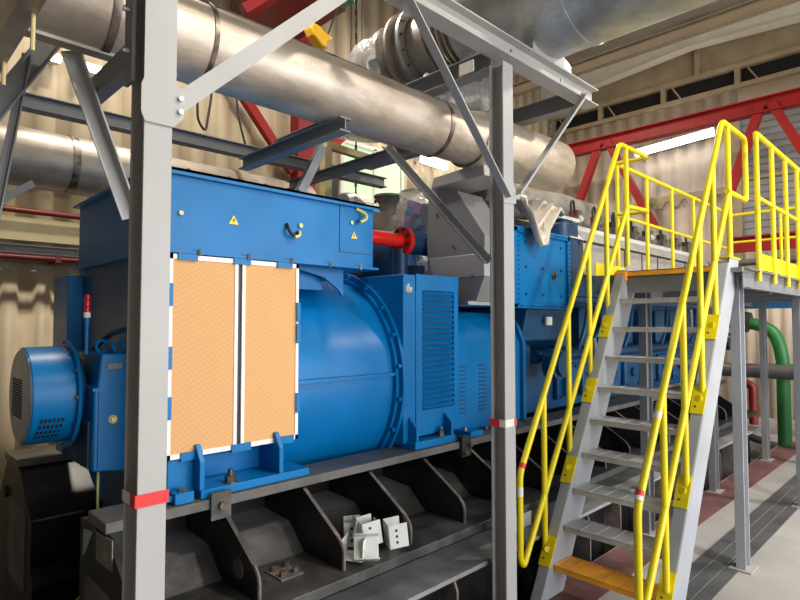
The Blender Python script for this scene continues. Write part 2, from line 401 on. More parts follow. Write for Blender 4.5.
# lamps
def wall_lamp(label, p, q, w, g):
    t = thing('fluorescent_lamp', label, 'lamp', ((p[0]+q[0])/2, (p[1]+q[1])/2, min(p[2], q[2])-0.1), g)
    MB().bar(p, q, w, 0.13 if w > 0.08 else 0.06).build('diffuser', 'lamp', t, bevel=0.01)
    off = V((0, 0.09, 0.03)) if abs(p[1]-q[1]) < 0.5 else V((0.09, 0, 0.03))
    MB().bar(V(p)+off, V(q)+off, w+0.02, w+0.04).build('housing', 'white_frame', t)
    b = MB()
    for f in (0.2, 0.8):
        c = V(p)*(1-f) + V(q)*f + off; b.bar(c, c + off*2.2, 0.04, 0.04)
    b.build('bracket', 'grey_mid', t)
g = 'fluorescent lamps on the walls'
wall_lamp('bright tube lamp on right end wall above the yellow guardrail', (XR-0.32, 4.84, 5.16), (XR-0.32, 3.36, 5.26), 0.10, g)
wall_lamp('leftmost bright tube lamp, under the left end of the big pipe', (1.40, YL-0.32, 4.42), (1.56, YL-0.32, 4.42), 0.06, g)
wall_lamp('bright tube lamp just right of the leftmost one, before the left column', (1.72, YL-0.32, 4.42), (1.98, YL-0.32, 4.42), 0.06, g)
wall_lamp('small bright tube lamp on left wall, seen under the big pipe', (7.1, YL-0.32, 4.52), (7.75, YL-0.32, 4.50), 0.10, g)
# profiled brackets on right wall
b = MB()
pts = []
y = 4.9
for k in range(6):
    pts += [(y, 4.10), (y-0.07, 3.98), (y-0.17, 3.98), (y-0.24, 4.10)]; y -= 0.32
b.prism([(4.95, 4.22), (4.95, 4.10)] + pts + [(3.0, 4.1), (3.0, 4.22)], 'x', XR-0.12, XR-0.06)
tag(b.build('foam_closure_strip', 'purlin'), 'wavy profiled strip on the right wall below the tube lamp', 'strip')

# red truss before the right wall
X = 10.6
t = thing('roof_truss', 'red steel lattice girder crossing in front of the right end wall', 'girder', (X, 2.5, 2.7))
MB().ibeam((X, 6.2, 5.19), (X, -2, 5.19), 0.25, 0.2, 0.012, 0.02).build('top_chord', 'red', t)
MB().ibeam((X+.6, 3.0, 3.02), (X+.6, -2, 3.02), 0.26, 0.2, 0.012, 0.02).build('bottom_chord', 'red', t)
for p, q in (((5.12, 5.2), (5.55, 4.15)), ((4.95, 5.2), (4.05, 3.35)), ((2.35, 5.2), (2.85, 3.8)), ((2.2, 5.2), (1.6, 3.9)), ((0.4, 5.2), (1.3, 3.3))):
    MB().bar((X, p[0], p[1]), (X, q[0], q[1]), 0.13, 0.13, (1, 0, 0)).build('diagonal', 'red', t)
# red portal column and bracing at the left wall
t = thing('portal_bracing', 'red steel post with sloping braces by the left wall, seen under the big pipe', 'bracing', (4.75, 6.6, -0.7))
MB().box(4.42, 6.5, -0.7, 4.72, 6.7, 7.0).build('post', 'red', t)
MB().bar((2.9, 6.62, 5.45), (4.4, 6.62, 3.75), 0.1, 0.12).build('brace', 'red', t)
MB().bar((5.6, 6.62, 4.75), (4.7, 6.62, 3.9), 0.1, 0.12).build('brace', 'red', t)
# crane
t = thing('overhead_crane', 'dark red crane girder high behind the big exhaust pipe', 'crane', (3.6, 6.0, 5.2))
MB().box(3.5, 5.2, 5.40, 4.2, 6.4, 6.2).build('end_carriage', 'red_dark', t)
MB().box(1.6, 5.6, 5.95, 3.5, 6.0, 6.5).build('girder', 'red_dark', t)
MB().box(3.7, 5.7, 6.2, 3.9, 5.9, 7.36).build('hanger', 'red_dark', t)
MB().bar((2.95, 5.4, 5.0), (3.75, 5.4, 5.75), 0.08, 0.10).build('strut', 'red_dark', t)
t = thing('chain_hoist', 'green hoist with a yellow hook block hanging on chains above the big pipe', 'hoist', (3.75, 5, 4.7))
MB().box(3.75, 4.9, 5.33, 4.1, 5.1, 5.62).build('motor', 'green_dark', t, bevel=0.02)
b = MB(); b.tube([(3.72, 5, 5.4), (3.56, 5, 4.88)], 0.010, n=6); b.tube([(3.98, 5, 5.4), (3.76, 5, 4.82)], 0.010, n=6)
b.build('chain', 'rubber', t)
MB().cyl((3.92, 5, 5.62), (3.92, 5, 7.43), 0.03, n=10).build('suspension_rod', 'green_dark', t)
b = MB(); b.prism([(3.50, 4.85), (3.55, 4.91), (3.64, 4.90), (3.69, 4.86), (3.80, 4.84), (3.78, 4.78), (3.73, 4.75), (3.73, 4.68), (3.65, 4.70), (3.58, 4.76), (3.54, 4.78)], 'y', 4.93, 5.07)
b.build('hook_block', 'yellow_hook', t, bevel=0.02)
for i, (x, z0, z1, r, lab) in enumerate(((4.20, 2.6, 6.9, 0.016, 'thick black load chain hanging to the right of the yellow hook block'),
                               (4.12, 3.9, 6.9, 0.007, 'thin dark rope hanging just left of the thick black chain'),
                               (4.29, 3.9, 6.9, 0.007, 'thin dark rope hanging just right of the thick black chain'))):
    b = MB()
    if i == 0:
        z = z0
        while z < z1: b.tube([(x, 5, z), (x, 5, z+0.07)], r*(1.0 if int(z*14) % 2 else 0.6), n=6); z += 0.07
    else: b.tube([(x, 5, z0), (x, 5, z1)], r, n=6)
    tag(b.build('hanging_chain' if i == 0 else 'ceiling_rope', 'rubber'), lab, 'chain' if i == 0 else 'rope')
b = MB(); b.tube([(2.35, 5.2, 4.5), (2.38, 5.2, 3.6), (2.46, 5.2, 3.50), (2.52, 5.2, 3.9), (2.5, 5.2, 4.6)], 0.012, n=6, fillet=0.1)
tag(b.build('hanging_cable', 'rubber'), 'black cable loop hanging below the big pipe right of the left column', 'cable')
b = MB(); b.tube([(2.75, 5.2, 4.5), (2.80, 5.2, 3.75), (2.95, 5.2, 3.3)], 0.012, n=6, fillet=0.2)
tag(b.build('hanging_cable', 'rubber'), 'single black cable hanging down next to the red brace', 'cable')
# brown runway beam high right
b = MB(); b.ibeam((6.0, 5.6, 4.60), (6.0, -2.0, 4.60), 0.13, 0.08)
tag(b.build('runway_beam', 'beam_brown'), 'brown steel beam running just below the large silver duct', 'beam')

# ------------------------------------------------------------------ pipe support frame (grey)
t = thing('pipe_support_frame', 'light grey steel frame of two tall columns, beams and braces carrying the exhaust ducts', 'frame', (1.7, 1.9, 0))
cl = MB().ibeam((0.7185, 1.92, FZ0), (0.7185, 1.92, 4.2), 0.12, 0.092, 0.008, 0.010, up=(0, 1, 0)).build('column', 'grey_paint', t, bevel=0.002)
b = MB(); b.box(0.655, 1.93, 2.45, 0.668, 2.0, 4.2); b.build('column_stiffener', 'grey_mid', t)
cr = MB().ibeam((2.71, 1.91, FZ0), (2.71, 1.91, 3.16), 0.10, 0.10, 0.008, 0.010, up=(0, 1, 0)).build('column', 'grey_paint', t, bevel=0.002)
for cx in (0.7185, 2.71):
    MB().box(cx-0.09, 1.79, FZ0, cx+0.09, 1.968, FZ0+0.015).build('base_plate', 'grey_mid', t)
def tape(cx, z, dz, parent, w):
    b = MB()
    b.box(cx-0.0525, 1.856, z, cx+0.0525, 1.8595, z+w)
    b.box(cx-0.054, 1.857, z+dz, cx-0.0515, 1.90, z+w+dz)
    return b.build('warning_tape', 'red_tape', parent, label='red tape band')
tape(0.7185, 1.068, 0.0, cl, 0.040)
MB().box(0.6655, 1.90, 1.07, 0.6695, 1.972, 1.105).build('tape_end', 'white_tape', cl)
b = MB(); b.box(2.655, 1.8565, 1.062, 2.766, 1.8585, 1.104); b.box(2.6555, 1.857, 1.062, 2.6575, 1.966, 1.104)
b.build('warning_tape', 'white_tape', cr, label='white section of tape band')
MB().box(2.653, 1.8975, 1.0615, 2.6552, 1.967, 1.1045).build('tape_mark', 'red_tape', cr); MB().box(2.742, 1.8545, 1.0615, 2.762, 1.8562, 1.1045).build('tape_mark', 'red_tape', cr)
# gusset plates
b = MB(); b.prism([(0.672, 2.30), (0.765, 2.30), (0.80, 2.34), (0.80, 2.41), (0.772, 2.46), (0.772, 4.2), (0.668, 4.2), (0.668, 2.44), (0.66, 2.42), (0.66, 2.33)], 'y', 1.852, 1.858)
b.build('gusset', 'grey_paint', t)
MB().prism([(2.65, 2.33), (2.77, 2.34), (2.785, 2.40), (2.76, 2.44), (2.66, 2.44), (2.645, 2.38)], 'y', 1.853, 1.859).build('gusset', 'grey_paint', t)
# top beam and braces
MB().ibeam((0.60, 1.91, 3.27), (3.835, 1.91, 3.27), 0.12, 0.11, 0.007, 0.010).build('top_beam', 'grey_paint', t, bevel=0.002)
b = MB(); b.bar((0.77, 1.875, 2.375), (1.68, 1.875, 3.245), 0.012, 0.062)
b.build('brace', 'grey_paint', t)
MB().angle((2.67, 1.865, 2.36), (1.85, 1.865, 3.20), 0.05, 0.008, (0, -1, 0)).build('brace', 'grey_paint', t)
MB().angle((2.77, 1.865, 2.40), (3.60, 1.865, 3.23), 0.045, 0.008, (0, -1, 0)).build('brace', 'grey_paint', t)
MB().angle((2.655, 1.97, 1.99), (2.655, 2.83, 2.86), 0.045, 0.008, (-1, 0, 0)).build('brace', 'grey_mid', t)
# cross beams along Y
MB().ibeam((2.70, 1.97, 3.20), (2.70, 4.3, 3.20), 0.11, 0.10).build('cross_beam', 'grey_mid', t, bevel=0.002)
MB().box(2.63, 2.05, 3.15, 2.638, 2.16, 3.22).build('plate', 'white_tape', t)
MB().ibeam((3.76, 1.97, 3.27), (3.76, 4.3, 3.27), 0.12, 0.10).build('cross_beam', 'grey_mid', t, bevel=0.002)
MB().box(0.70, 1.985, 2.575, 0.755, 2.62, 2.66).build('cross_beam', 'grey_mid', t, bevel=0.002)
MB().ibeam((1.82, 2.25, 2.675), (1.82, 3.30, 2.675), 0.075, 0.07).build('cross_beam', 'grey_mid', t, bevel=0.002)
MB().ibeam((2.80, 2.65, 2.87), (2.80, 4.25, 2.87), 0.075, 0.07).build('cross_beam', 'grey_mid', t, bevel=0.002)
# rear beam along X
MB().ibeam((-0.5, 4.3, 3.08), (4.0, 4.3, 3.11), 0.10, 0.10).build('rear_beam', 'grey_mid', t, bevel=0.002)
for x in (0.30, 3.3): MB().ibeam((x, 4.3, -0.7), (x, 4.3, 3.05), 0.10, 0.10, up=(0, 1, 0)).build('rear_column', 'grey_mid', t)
MB().bar((1.78, 2.6, 2.37), (1.93, 2.6, 2.66), 0.04, 0.05).build('brace', 'grey_mid', t)
# left sloping braces under the pipe
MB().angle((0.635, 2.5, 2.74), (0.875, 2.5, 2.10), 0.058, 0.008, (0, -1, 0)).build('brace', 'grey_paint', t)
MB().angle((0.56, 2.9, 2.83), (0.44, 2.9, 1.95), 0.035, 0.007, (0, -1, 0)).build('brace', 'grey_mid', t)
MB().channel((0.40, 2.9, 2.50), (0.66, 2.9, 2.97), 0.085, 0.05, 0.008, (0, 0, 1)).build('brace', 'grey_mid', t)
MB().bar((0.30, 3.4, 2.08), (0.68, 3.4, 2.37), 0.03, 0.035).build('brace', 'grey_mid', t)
bolts('bolt', 'bolt_bright', t, [((x, 1.852, z), (0, -1, 0), 0.009, 0.014) for x, z in ((0.785, 2.40), (0.785, 2.355))]
      + [((0.655, 1.96, z), (-1, 0, 0), 0.010, 0.02) for z in (2.56, 2.70)]
      + [((x, 1.855, z), (0, -1, 0), 0.008, 0.012) for x, z in ((2.73, 3.235), (3.58, 3.225), (2.93, 3.3), (3.3, 3.235))])

# top-left duct box and hanging rods
b = MB(); b.box(0.305, 1.2, 2.50, 0.358, 3.4, 2.57)
tag(b.build('hanger_channel', 'steel_dark'), 'stained metal box channel crossing the top left corner', 'beam')
for x, y, z0, z1, lab in ((0.35, 1.80, 2.40, 2.53, 'right one of two thin cream rods hanging from the top left channel'),
                          (0.35, 2.20, 2.425, 2.53, 'left one of two thin cream rods hanging from the top left channel')):
    tag(MB().cyl((x, y, z0), (x, y, z1), 0.006, n=8).build('hanger_rod', 'cream_tube'), lab, 'rod', 'hanger rods')

# ------------------------------------------------------------------ exhaust pipes
PC = (2.4, 2.894); PR = 0.178
t = thing('exhaust_pipe', 'big stained stainless exhaust pipe running above the blue generator', 'pipe', (2.4, PC[0], PC[1]-PR))
b = MB(); b.cyl((0.38, *PC), (2.64, *PC), PR, n=64); b.build('pipe_section', 'steel_pipe', t)
b = MB(); b.lathe((2.66, PC[0], PC[1]+0.01), (1, 0.0, 0.02), [(0, PR-.004), (0.30, PR-.002), (0.42, PR+.022), (1.46, PR+.026), (1.475, PR+0.022), (1.485, PR+.005), (1.49, 0.02)], 64); b.build('pipe_section', 'steel_pipe', t)
for x, th in ((0.69, 0.03), (2.635, 0.03), (1.09, 0.02), (3.0, 0.012)):
    b = MB(); b.ring((x, *PC), (1, 0, 0), PR+0.005, 0.012, th, 64); b.build('weld_band', 'weld', t)
b = MB(); b.box(0.42, PC[0]-0.03, PC[1]-PR-0.01, 0.99, PC[0]+0.03, PC[1]-PR+0.01)
b.build('seam_strip', 'steel_dark', t)
b = MB(); b.bar((0.4, PC[0]-0.115, PC[1]+0.137), (2.63, PC[0]-0.115, PC[1]+0.137), 0.006, 0.006)
b.build('long_seam', 'weld', t)
C2 = (5.0, 2.905)
t = thing('exhaust_pipe', 'second stained exhaust pipe behind, passing the left end of the blue box', 'pipe', (2.5, C2[0], C2[1]-.22))
MB().cyl((-1.2, *C2), (3.5, *C2), 0.215, n=56).build('pipe_section', 'steel_dark', t)
for x in (1.22, 2.6): MB().ring((x, *C2), (1, 0, 0), 0.222, 0.015, 0.05, 56).build('weld_band', 'weld', t)
MB().bar((3.3, 4.9, 2.70), (3.3, 4.9, -0.7), 0.06, 0.06).build('support', 'grey_mid', t)

# large duct + bellows (axis along Y)
DX, DZ, DR = 3.14, 3.765, 0.415
t = thing('large_duct', 'large galvanised round duct crossing the top of the picture on a saddle plate', 'duct', (DX, 1.0, DZ-DR))
b = MB(); b.lathe((DX, 2.40, DZ), (0, -1, 0), [(0, 0.1), (0.002, DR-.03), (0.02, DR), (4.6, DR)], 72); b.build('duct_body', 'galv', t)
for y in (1.62, 0.62, -0.4): MB().ring((DX, y, DZ), (0, -1, 0), DR+0.006, 0.01, 0.03, 72).build('joint_band', 'galv', t)
# bellows
b = MB()
prof = [(0, 0.25)]
y = 0.02
for k in range(7):
    prof += [(y, 0.25), (y+0.010, 0.29), (y+0.024, 0.29), (y+0.034, 0.25)]; y += 0.046
prof += [(y+0.02, 0.25)]
b.lathe((DX, 2.74, DZ), (0, -1, 0), prof, 56); b.lathe((DX, 2.92, DZ), (0, -1, 0), [(0, 0.235), (0.2, 0.235)], 48); bel = b.build('bellows', 'steel_dark', t)
b = MB(); b.ring((DX, 2.93, DZ), (0, -1, 0), 0.31, 0.07, 0.03, 56); b.build('flange', 'galv', t)
b = MB(); b.ring((DX, 3.06, DZ), (0, -1, 0), 0.31, 0.09, 0.025, 56); b.lathe((DX, 3.13, DZ), (0, -1, 0), [(0, .24), (0.09, .25), (.2, .25)], 48); b.build('flange', 'steel_dark', t)
b = MB()
for k in range(16):
    a = 2*PI*k/16; b.hexbolt((DX+0.285*math.cos(a), 2.93, DZ+0.285*math.sin(a)), (0, -1, 0), 0.010, 0.05)
b.build('bolts', 'bolt', t)
def crumple(pts, r, n, amp, name, m, parent, seed=1, caps=True):
    rnd = random.Random(seed); b = MB(); pts = [V(p) for p in pts]; L = []
    for a, c in zip(pts, pts[1:]):
        for k in range(6): L.append(a.lerp(c, k/6))
    L.append(pts[-1]); rings = []; pu = None
    for i, p in enumerate(L):
        d = (L[min(i+1, len(L)-1)] - L[max(i-1, 0)]).normalized()
        sd, u = frame_of(d) if pu is None else (None, None)
        if pu is not None:
            u = (pu - d*pu.dot(d)).normalized(); sd = d.cross(u)
        pu = u
        rings.append([b.bm.verts.new(p + (sd*math.cos(2*PI*k/n)+u*math.sin(2*PI*k/n))*r*(1+rnd.uniform(-amp, amp))) for k in range(n)])
    for a, c in zip(rings, rings[1:]):
        for k in range(n): b.bm.faces.new([a[k], a[(k+1) % n], c[(k+1) % n], c[k]])
    if caps: b.bm.faces.new(rings[0][::-1]); b.bm.faces.new(rings[-1])
    return b.build(name, m, parent)
crumple([(DX, 3.2, DZ), (DX, 3.45, DZ), (DX, 3.62, DZ-0.15), (DX, 3.65, DZ-0.5)], 0.26, 26, 0.06, 'foil_wrap', 'foil', t, 3)
MB().prism([(2.98, 3.335), (3.36, 3.335), (3.36, 3.47), (3.20, 3.36), (3.05, 3.40), (2.98, 3.52)], 'y', 1.86, 1.95).build('saddle', 'shield_light', t)
crumple([(2.95, 2.75, 3.30), (3.1, 2.55, 3.27), (3.25, 2.35, 3.27)], 0.14, 24, 0.10, 'foil_sleeve', 'foil', t, 5)
# smaller foil patch right of saddle
MB().prism([(3.42, 3.34), (3.62, 3.34), (3.62, 3.46), (3.50, 3.50)], 'y', 1.95, 1.965).build('foil_flap', 'foil', t)

# ------------------------------------------------------------------ skid (base frame)
t = thing('base_frame', 'long black ribbed steel base frame carrying the blue generator and engine', 'base frame', (4.5, 3.2, -0.7))
XA, XB = 0.76, 8.6
# near rail
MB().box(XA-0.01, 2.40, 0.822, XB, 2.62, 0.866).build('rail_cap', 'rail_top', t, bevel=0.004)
prof = [(2.47, 0.815), (2.50, 0.70), (2.62, 0.685), (2.50, 0.66), (2.50, 0.66)]
# web/body: under cap -> sloped shelf -> front -> bottom flange
b = MB()
b.prism([(2.60, 0.815), (2.66, 0.76), (2.80, 0.74), (2.80, 0.622), (2.56, 0.605), (2.42, 0.49), (2.42, 0.44), (2.83, 0.44), (2.83, 0.78), (2.62, 0.815)], 'x', XA+0.02, XB)
b.build('web', 'black_skid', t, bevel=0.004)
b = MB(); b.box(XA+0.02, 2.04, 0.44, XB, 2.45, 0.49); b.build('bottom_flange', 'dusty_black', t, bevel=0.004)
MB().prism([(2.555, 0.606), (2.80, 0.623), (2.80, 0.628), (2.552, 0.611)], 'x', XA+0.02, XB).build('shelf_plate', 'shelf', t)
MB().prism([(2.4195, 0.49), (2.4195, 0.495), (2.551, 0.611), (2.556, 0.606)], 'x', XA+0.02, XB).build('slope_plate', 'dusty_black', t)
ribs = [1.258 + 0.447*k for k in range(16)]
for k, x in enumerate(ribs):
    p = [(2.44, 0.813), (2.425, 0.80), (2.15, 0.632), (2.118, 0.60), (2.108, 0.57), (2.108, 0.49), (2.80, 0.49), (2.80, 0.75), (2.60, 0.813)]
    b = MB(); b.prism(p, 'x', x-0.008, x+0.008)
    r = b.build('rib', 'black_skid', t, bevel=0.002)
    b = MB(); b.sweep([(-0.010, -0.003), (0.010, -0.003), (0.010, 0.003), (-0.010, 0.003)], (x, 2.428, 0.803), (x, 2.15, 0.634))
    b.tube([(x, 2.15, 0.632), (x, 2.118, 0.60), (x, 2.107, 0.57), (x, 2.107, 0.49)], 0.009, n=6)
    b.build('rib_edge', 'rib_edge', r)
    if k == 0:
        MB().lathe((x-0.010, 2.27, 0.585), (1, 0, 0), [(0, 0.045), (0.021, 0.045)], 24).build('lifting_hole', 'rib_edge', r)
        MB().lathe((x-0.012, 2.27, 0.585), (1, 0, 0), [(0, 0.039), (0.025, 0.039)], 24).build('hole', 'casing', r)
# end plates
ep = [(2.40, 0.80), (2.14, 0.62), (2.08, 0.50), (2.08, -0.1), (2.75, -0.1), (2.75, 0.60), (2.58, 0.80)]
MB().prism(ep, 'x', XA, XA+0.025).build('end_plate', 'black_skid', t, bevel=0.004)
MB().prism([(2.34, 0.815), (2.53, 0.80), (2.525, 0.69), (2.335, 0.70)], 'x', XA-0.004, XA).build('nameplate', 'plate_grey', t, label='small grey nameplate on the near end')
MB().prism([(2.36, 0.60), (2.62, 0.60), (2.66, 0.56), (2.66, 0.1), (2.36, 0.1)], 'x', XA-0.006, XA).build('end_panel', 'casing', t)
# lower part near rail (below flange, in the recess)
MB().box(XA+0.02, 2.35, -0.1, XB, 2.75, 0.44).build('lower_web', 'black_skid', t)
# far rail
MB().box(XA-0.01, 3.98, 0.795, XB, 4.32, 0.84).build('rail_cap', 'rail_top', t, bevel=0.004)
MB().prism([(4.0, 0.795), (3.70, 0.60), (3.66, 0.56), (3.66, 0.30), (3.60, 0.22), (3.60, -0.1), (4.55, -0.1), (4.55, 0.5), (4.30, 0.795)], 'x', XA, XB).build('side_box', 'black_skid', t, bevel=0.006)
b = MB(); b.prism([(3.75, 0.55), (3.80, 0.60), (4.15, 0.60), (4.15, 0.15), (3.75, 0.15)], 'x', XA-0.008, XA)
b.build('end_panel', 'casing', t)
MB().lathe((XA-0.02, 4.27, 0.60), (1, 0, 0), [(0, 0.035), (0.03, 0.035)], 24).build('lifting_hole', 'black', t)
# cross member + bottom floor between rails
MB().box(XA+0.3, 2.74, 0.1, XA+0.5, 3.62, 0.5).build('cross_member', 'black_skid', t)
MB().box(4.0, 2.74, 0.1, 4.3, 3.62, 0.6).build('cross_member', 'black_skid', t)
# bolt patch
b = MB(); b.box(1.43, 2.21, 0.49, 1.55, 2.35, 0.498); b.build('bolt_pad', 'rib_edge', t)
for x, y in ((1.455, 2.24), (1.525, 2.24), (1.455, 2.32), (1.525, 2.32)):
    MB().hexbolt((x, y, 0.497), (0, 0, 1), 0.015, 0.025).build('bolt', 'bolt', t)
# clamp plates on rail face
b = MB(); b.box(1.18, 2.385, 0.775, 1.275, 2.40, 0.895); pl = b.build('clamp_plate', 'rib_edge', t)
MB().hexbolt((1.228, 2.385, 0.835), (0, -1, 0), 0.018, 0.02).build('bolt', 'bolt', pl)
b = MB(); b.box(2.91, 2.375, 0.77, 3.0, 2.42, 0.90); pl = b.build('clamp_plate', 'black', t)
bolts('bolt', 'bolt', pl, [((2.975, 2.375, 0.845), (0, -1, 0), 0.014, 0.03), ((2.925, 2.375, 0.80), (0, -1, 0), 0.014, 0.03)])

# foundation beam in front of the skid
t = thing('foundation_beam', 'dusty dark grey steel beam lying in the pit along the black base frame', 'beam', (4.5, 2.15, -0.7))
MB().box(-1.5, 2.0, 0.26, 8.6, 2.30, 0.285).build('top_flange', 'base_grey', t, bevel=0.003)
MB().box(-1.5, 2.13, -0.68, 8.6, 2.15, 0.26).build('web', 'black_skid', t)
MB().box(-1.5, 1.985, -0.70, 8.6, 2.30, -0.68).build('bottom_flange', 'black_skid', t)
for k in range(14):
    x = 0.9 + 0.5*k
    MB().prism([(2.13, 0.26), (2.02, 0.26), (1.995, 0.20), (1.995, -0.5), (2.13, -0.68)], 'x', x-0.008, x+0.008).build('stiffener', 'rib_edge', t)
# supports of skid on the pit floor
b = MB()
for x in (0.8, 3.6, 6.4): b.box(x, 2.36, -0.7, x+0.5, 2.75, -0.1); b.box(x, 3.62, -0.7, x+0.5, 4.5, -0.1)
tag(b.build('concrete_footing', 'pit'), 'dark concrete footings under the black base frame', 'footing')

# ------------------------------------------------------------------ alternator
AY, AZ = 3.2, 1.28
t = thing('generator', 'large blue cylindrical generator with box on top, two orange filters and fan', 'generator', (1.8, AY, 0.865))
BX0, BX1 = 0.985, 2.235
b = MB(); b.lathe((1.02, AY, AZ), (1, 0, 0), [(0, 0.60), (0.05, 0.64), (0.9, 0.645), (1.1, 0.65), (1.46, 0.66)], 96)
b.build('frame_cylinder', 'blue', t)
b = MB(); b.ring((2.465, AY, AZ), (1, 0, 0), 0.727, 0.08, 0.025, 96); b.ring((2.44, AY, AZ), (1, 0, 0), 0.690, 0.05, 0.03, 96)
fl = b.build('end_flange', 'blue', t)
bolts('bolt', 'blue', fl, [((2.465, AY+0.708*math.cos(a), AZ+0.708*math.sin(a)), (-1, 0, 0), 0.014, 0.022) for a in [2*PI*(k+0.5)/22 for k in range(22)]])
MB().box(1.6, AY-0.682, AZ+0.043, 2.45, AY-0.62, AZ+0.062).build('seam_rib', 'blue', t)
# end box (drive end, with louvres)
b = MB(); b.prism([(2.50, 0.90), (2.50, 1.955), (3.25, 1.955), (3.9, 1.8), (3.9, 0.90), (3.5, 0.87), (2.7, 0.87)], 'x', 2.489, 2.60)
b.box(2.60, 2.50, 0.94, 2.625, 3.8, 1.955)
b.box(2.625, 2.515, 0.94, 3.01, 3.8, 1.945)
b.build('end_housing', 'blue', t, bevel=0.004)
b = MB(); b.box(2.60, 2.497, 0.93, 2.66, 2.512, 1.955); b.box(2.975, 2.497, 0.93, 3.02, 2.512, 1.965)
b.box(2.60, 2.495, 1.86, 3.02, 2.512, 1.962); b.box(2.60, 2.495, 0.93, 3.02, 2.512, 1.09)
b.build('louvre_frame', 'blue', t)
b = MB(); b.box(2.66, 2.512, 1.09, 2.975, 2.518, 1.86); b.build('louvre_back', 'blue_dark', t)
b = MB()
for k in range(22):
    z = 1.10 + 0.0352*k
    b.prism([(2.484, z), (2.486, z-0.003), (2.516, z+0.020), (2.516, z+0.026)], 'x', 2.662, 2.972)
b.build('louvre_slats', 'blue', t)
crumple([(2.53, 2.54, 1.905), (2.535, 2.52, 1.86), (2.54, 2.515, 1.835)], 0.034, 10, 0.25, 'rag', 'cloth', t, 9)
# foot at drive end
b = MB(); b.box(2.52, 2.425, 0.868, 2.90, 2.75, 0.915)
for x in (2.53, 2.86):
    b.prism([(2.425, 0.915), (2.425, 1.00), (2.50, 1.06), (2.56, 1.06), (2.56, 0.915)], 'x', x, x+0.022)
b.build('foot', 'blue', t, bevel=0.003)
b = MB(); b.hexbolt((2.80, 2.465, 0.915), (0, 0, 1), 0.024, 0.03); b.cyl((2.80, 2.465, 0.915), (2.80, 2.465, 0.975), 0.012, n=12); b.build('foot_bolt', 'bolt', t)
# front foot
b = MB(); b.box(1.15, 2.425, 0.868, 1.73, 2.78, 0.905)
for x in (1.145, 1.555):
    b.prism([(2.43, 0.905), (2.43, 1.03), (2.475, 1.10), (2.72, 1.10), (2.85, 0.905)], 'x', x, x+0.025)
b.box(1.15, 2.62, 0.905, 1.58, 2.64, 1.08)
b.prism([(2.50, 0.88), (2.50, 1.04), (2.60, 1.09), (2.85, 1.09), (2.85, 0.88)], 'x', 1.03, 1.15)
b.build('foot', 'blue', t, bevel=0.003)
b = MB(); b.hexbolt((1.315, 2.47, 0.905), (0, 0, 1), 0.026, 0.032); b.cyl((1.315, 2.47, 0.905), (1.315, 2.47, 0.965), 0.013, n=12); b.lathe((1.315, 2.47, 0.903), (0, 0, 1), [(0, .034), (.008, .034)], 24)
b.build('foot_bolt', 'bolt', t)
b = MB(); b.box(1.03, 2.415, 0.868, 1.115, 2.48, 0.915); b.box(0.96, 2.44, 0.88, 1.06, 2.465, 0.905); b.build('jacking_block', 'blue', t, bevel=0.003)
MB().hexbolt((1.075, 2.45, 0.915), (0, 0, 1), 0.02, 0.012).build('jacking_bolt', 'bolt', t)
# lower housing panel behind filters
b = MB(); b.box(1.02, 2.521, 1.07, 1.69, 3.0, 1.95); b.build('filter_housing', 'blue', t, bevel=0.004)
# filters: two units
for i, (x0, x1) in enumerate(((1.018, 1.352), (1.374, 1.700))):
    b = MB(); y0, y1 = 2.485, 2.52; fw = 0.017
    b.box(x0, y0, 1.048, x0+fw, y1, 1.957); b.box(x1-fw, y0, 1.048, x1, y1, 1.957)
    b.box(x0, y0, 1.048, x1, y1, 1.048+fw*1.3); b.box(x0, y0, 1.957-fw*1.3, x1, y1, 1.957)
    f = b.build('filter_frame', 'white_frame', t)
    MB().box(x0+fw, y0+0.004, 1.048+fw, x1-fw, y1, 1.957-fw).build('filter_media', 'filter', f)
MB().box(1.3525, 2.495, 1.05, 1.3735, 2.52, 1.955).build('gap_strip', 'black', t)
clips = []
for x in (1.10, 1.37, 1.61): clips.append((x-0.045, 1.932, x+0.045, 1.96))
for x in (1.13, 1.375, 1.62): clips.append((x-0.05, 1.036, x+0.05, 1.072))
for z in (1.72, 1.36, 1.55): pass
for z in (1.60, 1.71, 1.24): clips.append((1.684, z-0.055, 1.706, z+0.045))
for z in (1.78, 1.50, 1.28): clips.append((1.010, z-0.055, 1.034, z+0.045))
for x0, z0, x1, z1 in clips:
    MB().box(x0, 2.476, z0, x1, 2.53, z1).build('clip', 'blue', t)
# top box
b = MB(); b.box(BX0, 2.50, 1.975, BX1, 3.72, 2.335); tb = b.build('terminal_box', 'blue', t, bevel=0.003)
b = MB(); b.box(BX0-0.03, 2.475, 2.33, BX1+0.03, 3.745, 2.343); b.box(BX0-0.02, 2.478, 1.962, BX1+0.025, 3.74, 1.975)
b.box(BX0-0.03, 2.475, 2.315, BX1+0.03, 2.479, 2.343)
b.build('lid', 'blue', tb)
b = MB()
for x in (1.15, 1.4, 1.65, 1.9, 2.12): b.hexbolt((x, 2.476, 1.955), (0, 0, 1), 0.008, 0.03)
for x in (1.1, 1.3, 1.5, 1.7, 1.9, 2.1): b.hexbolt((x, 2.49, 2.343), (0, 0, 1), 0.007, 0.008)
b.build('bolt', 'bolt', tb)
b = MB(); b.box(1.98, 2.4965, 2.05, 1.984, 2.50, 2.33); b.box(1.984, 2.4965, 2.05, 2.235, 2.50, 2.054); b.build('panel_line', 'blue_navy', tb)
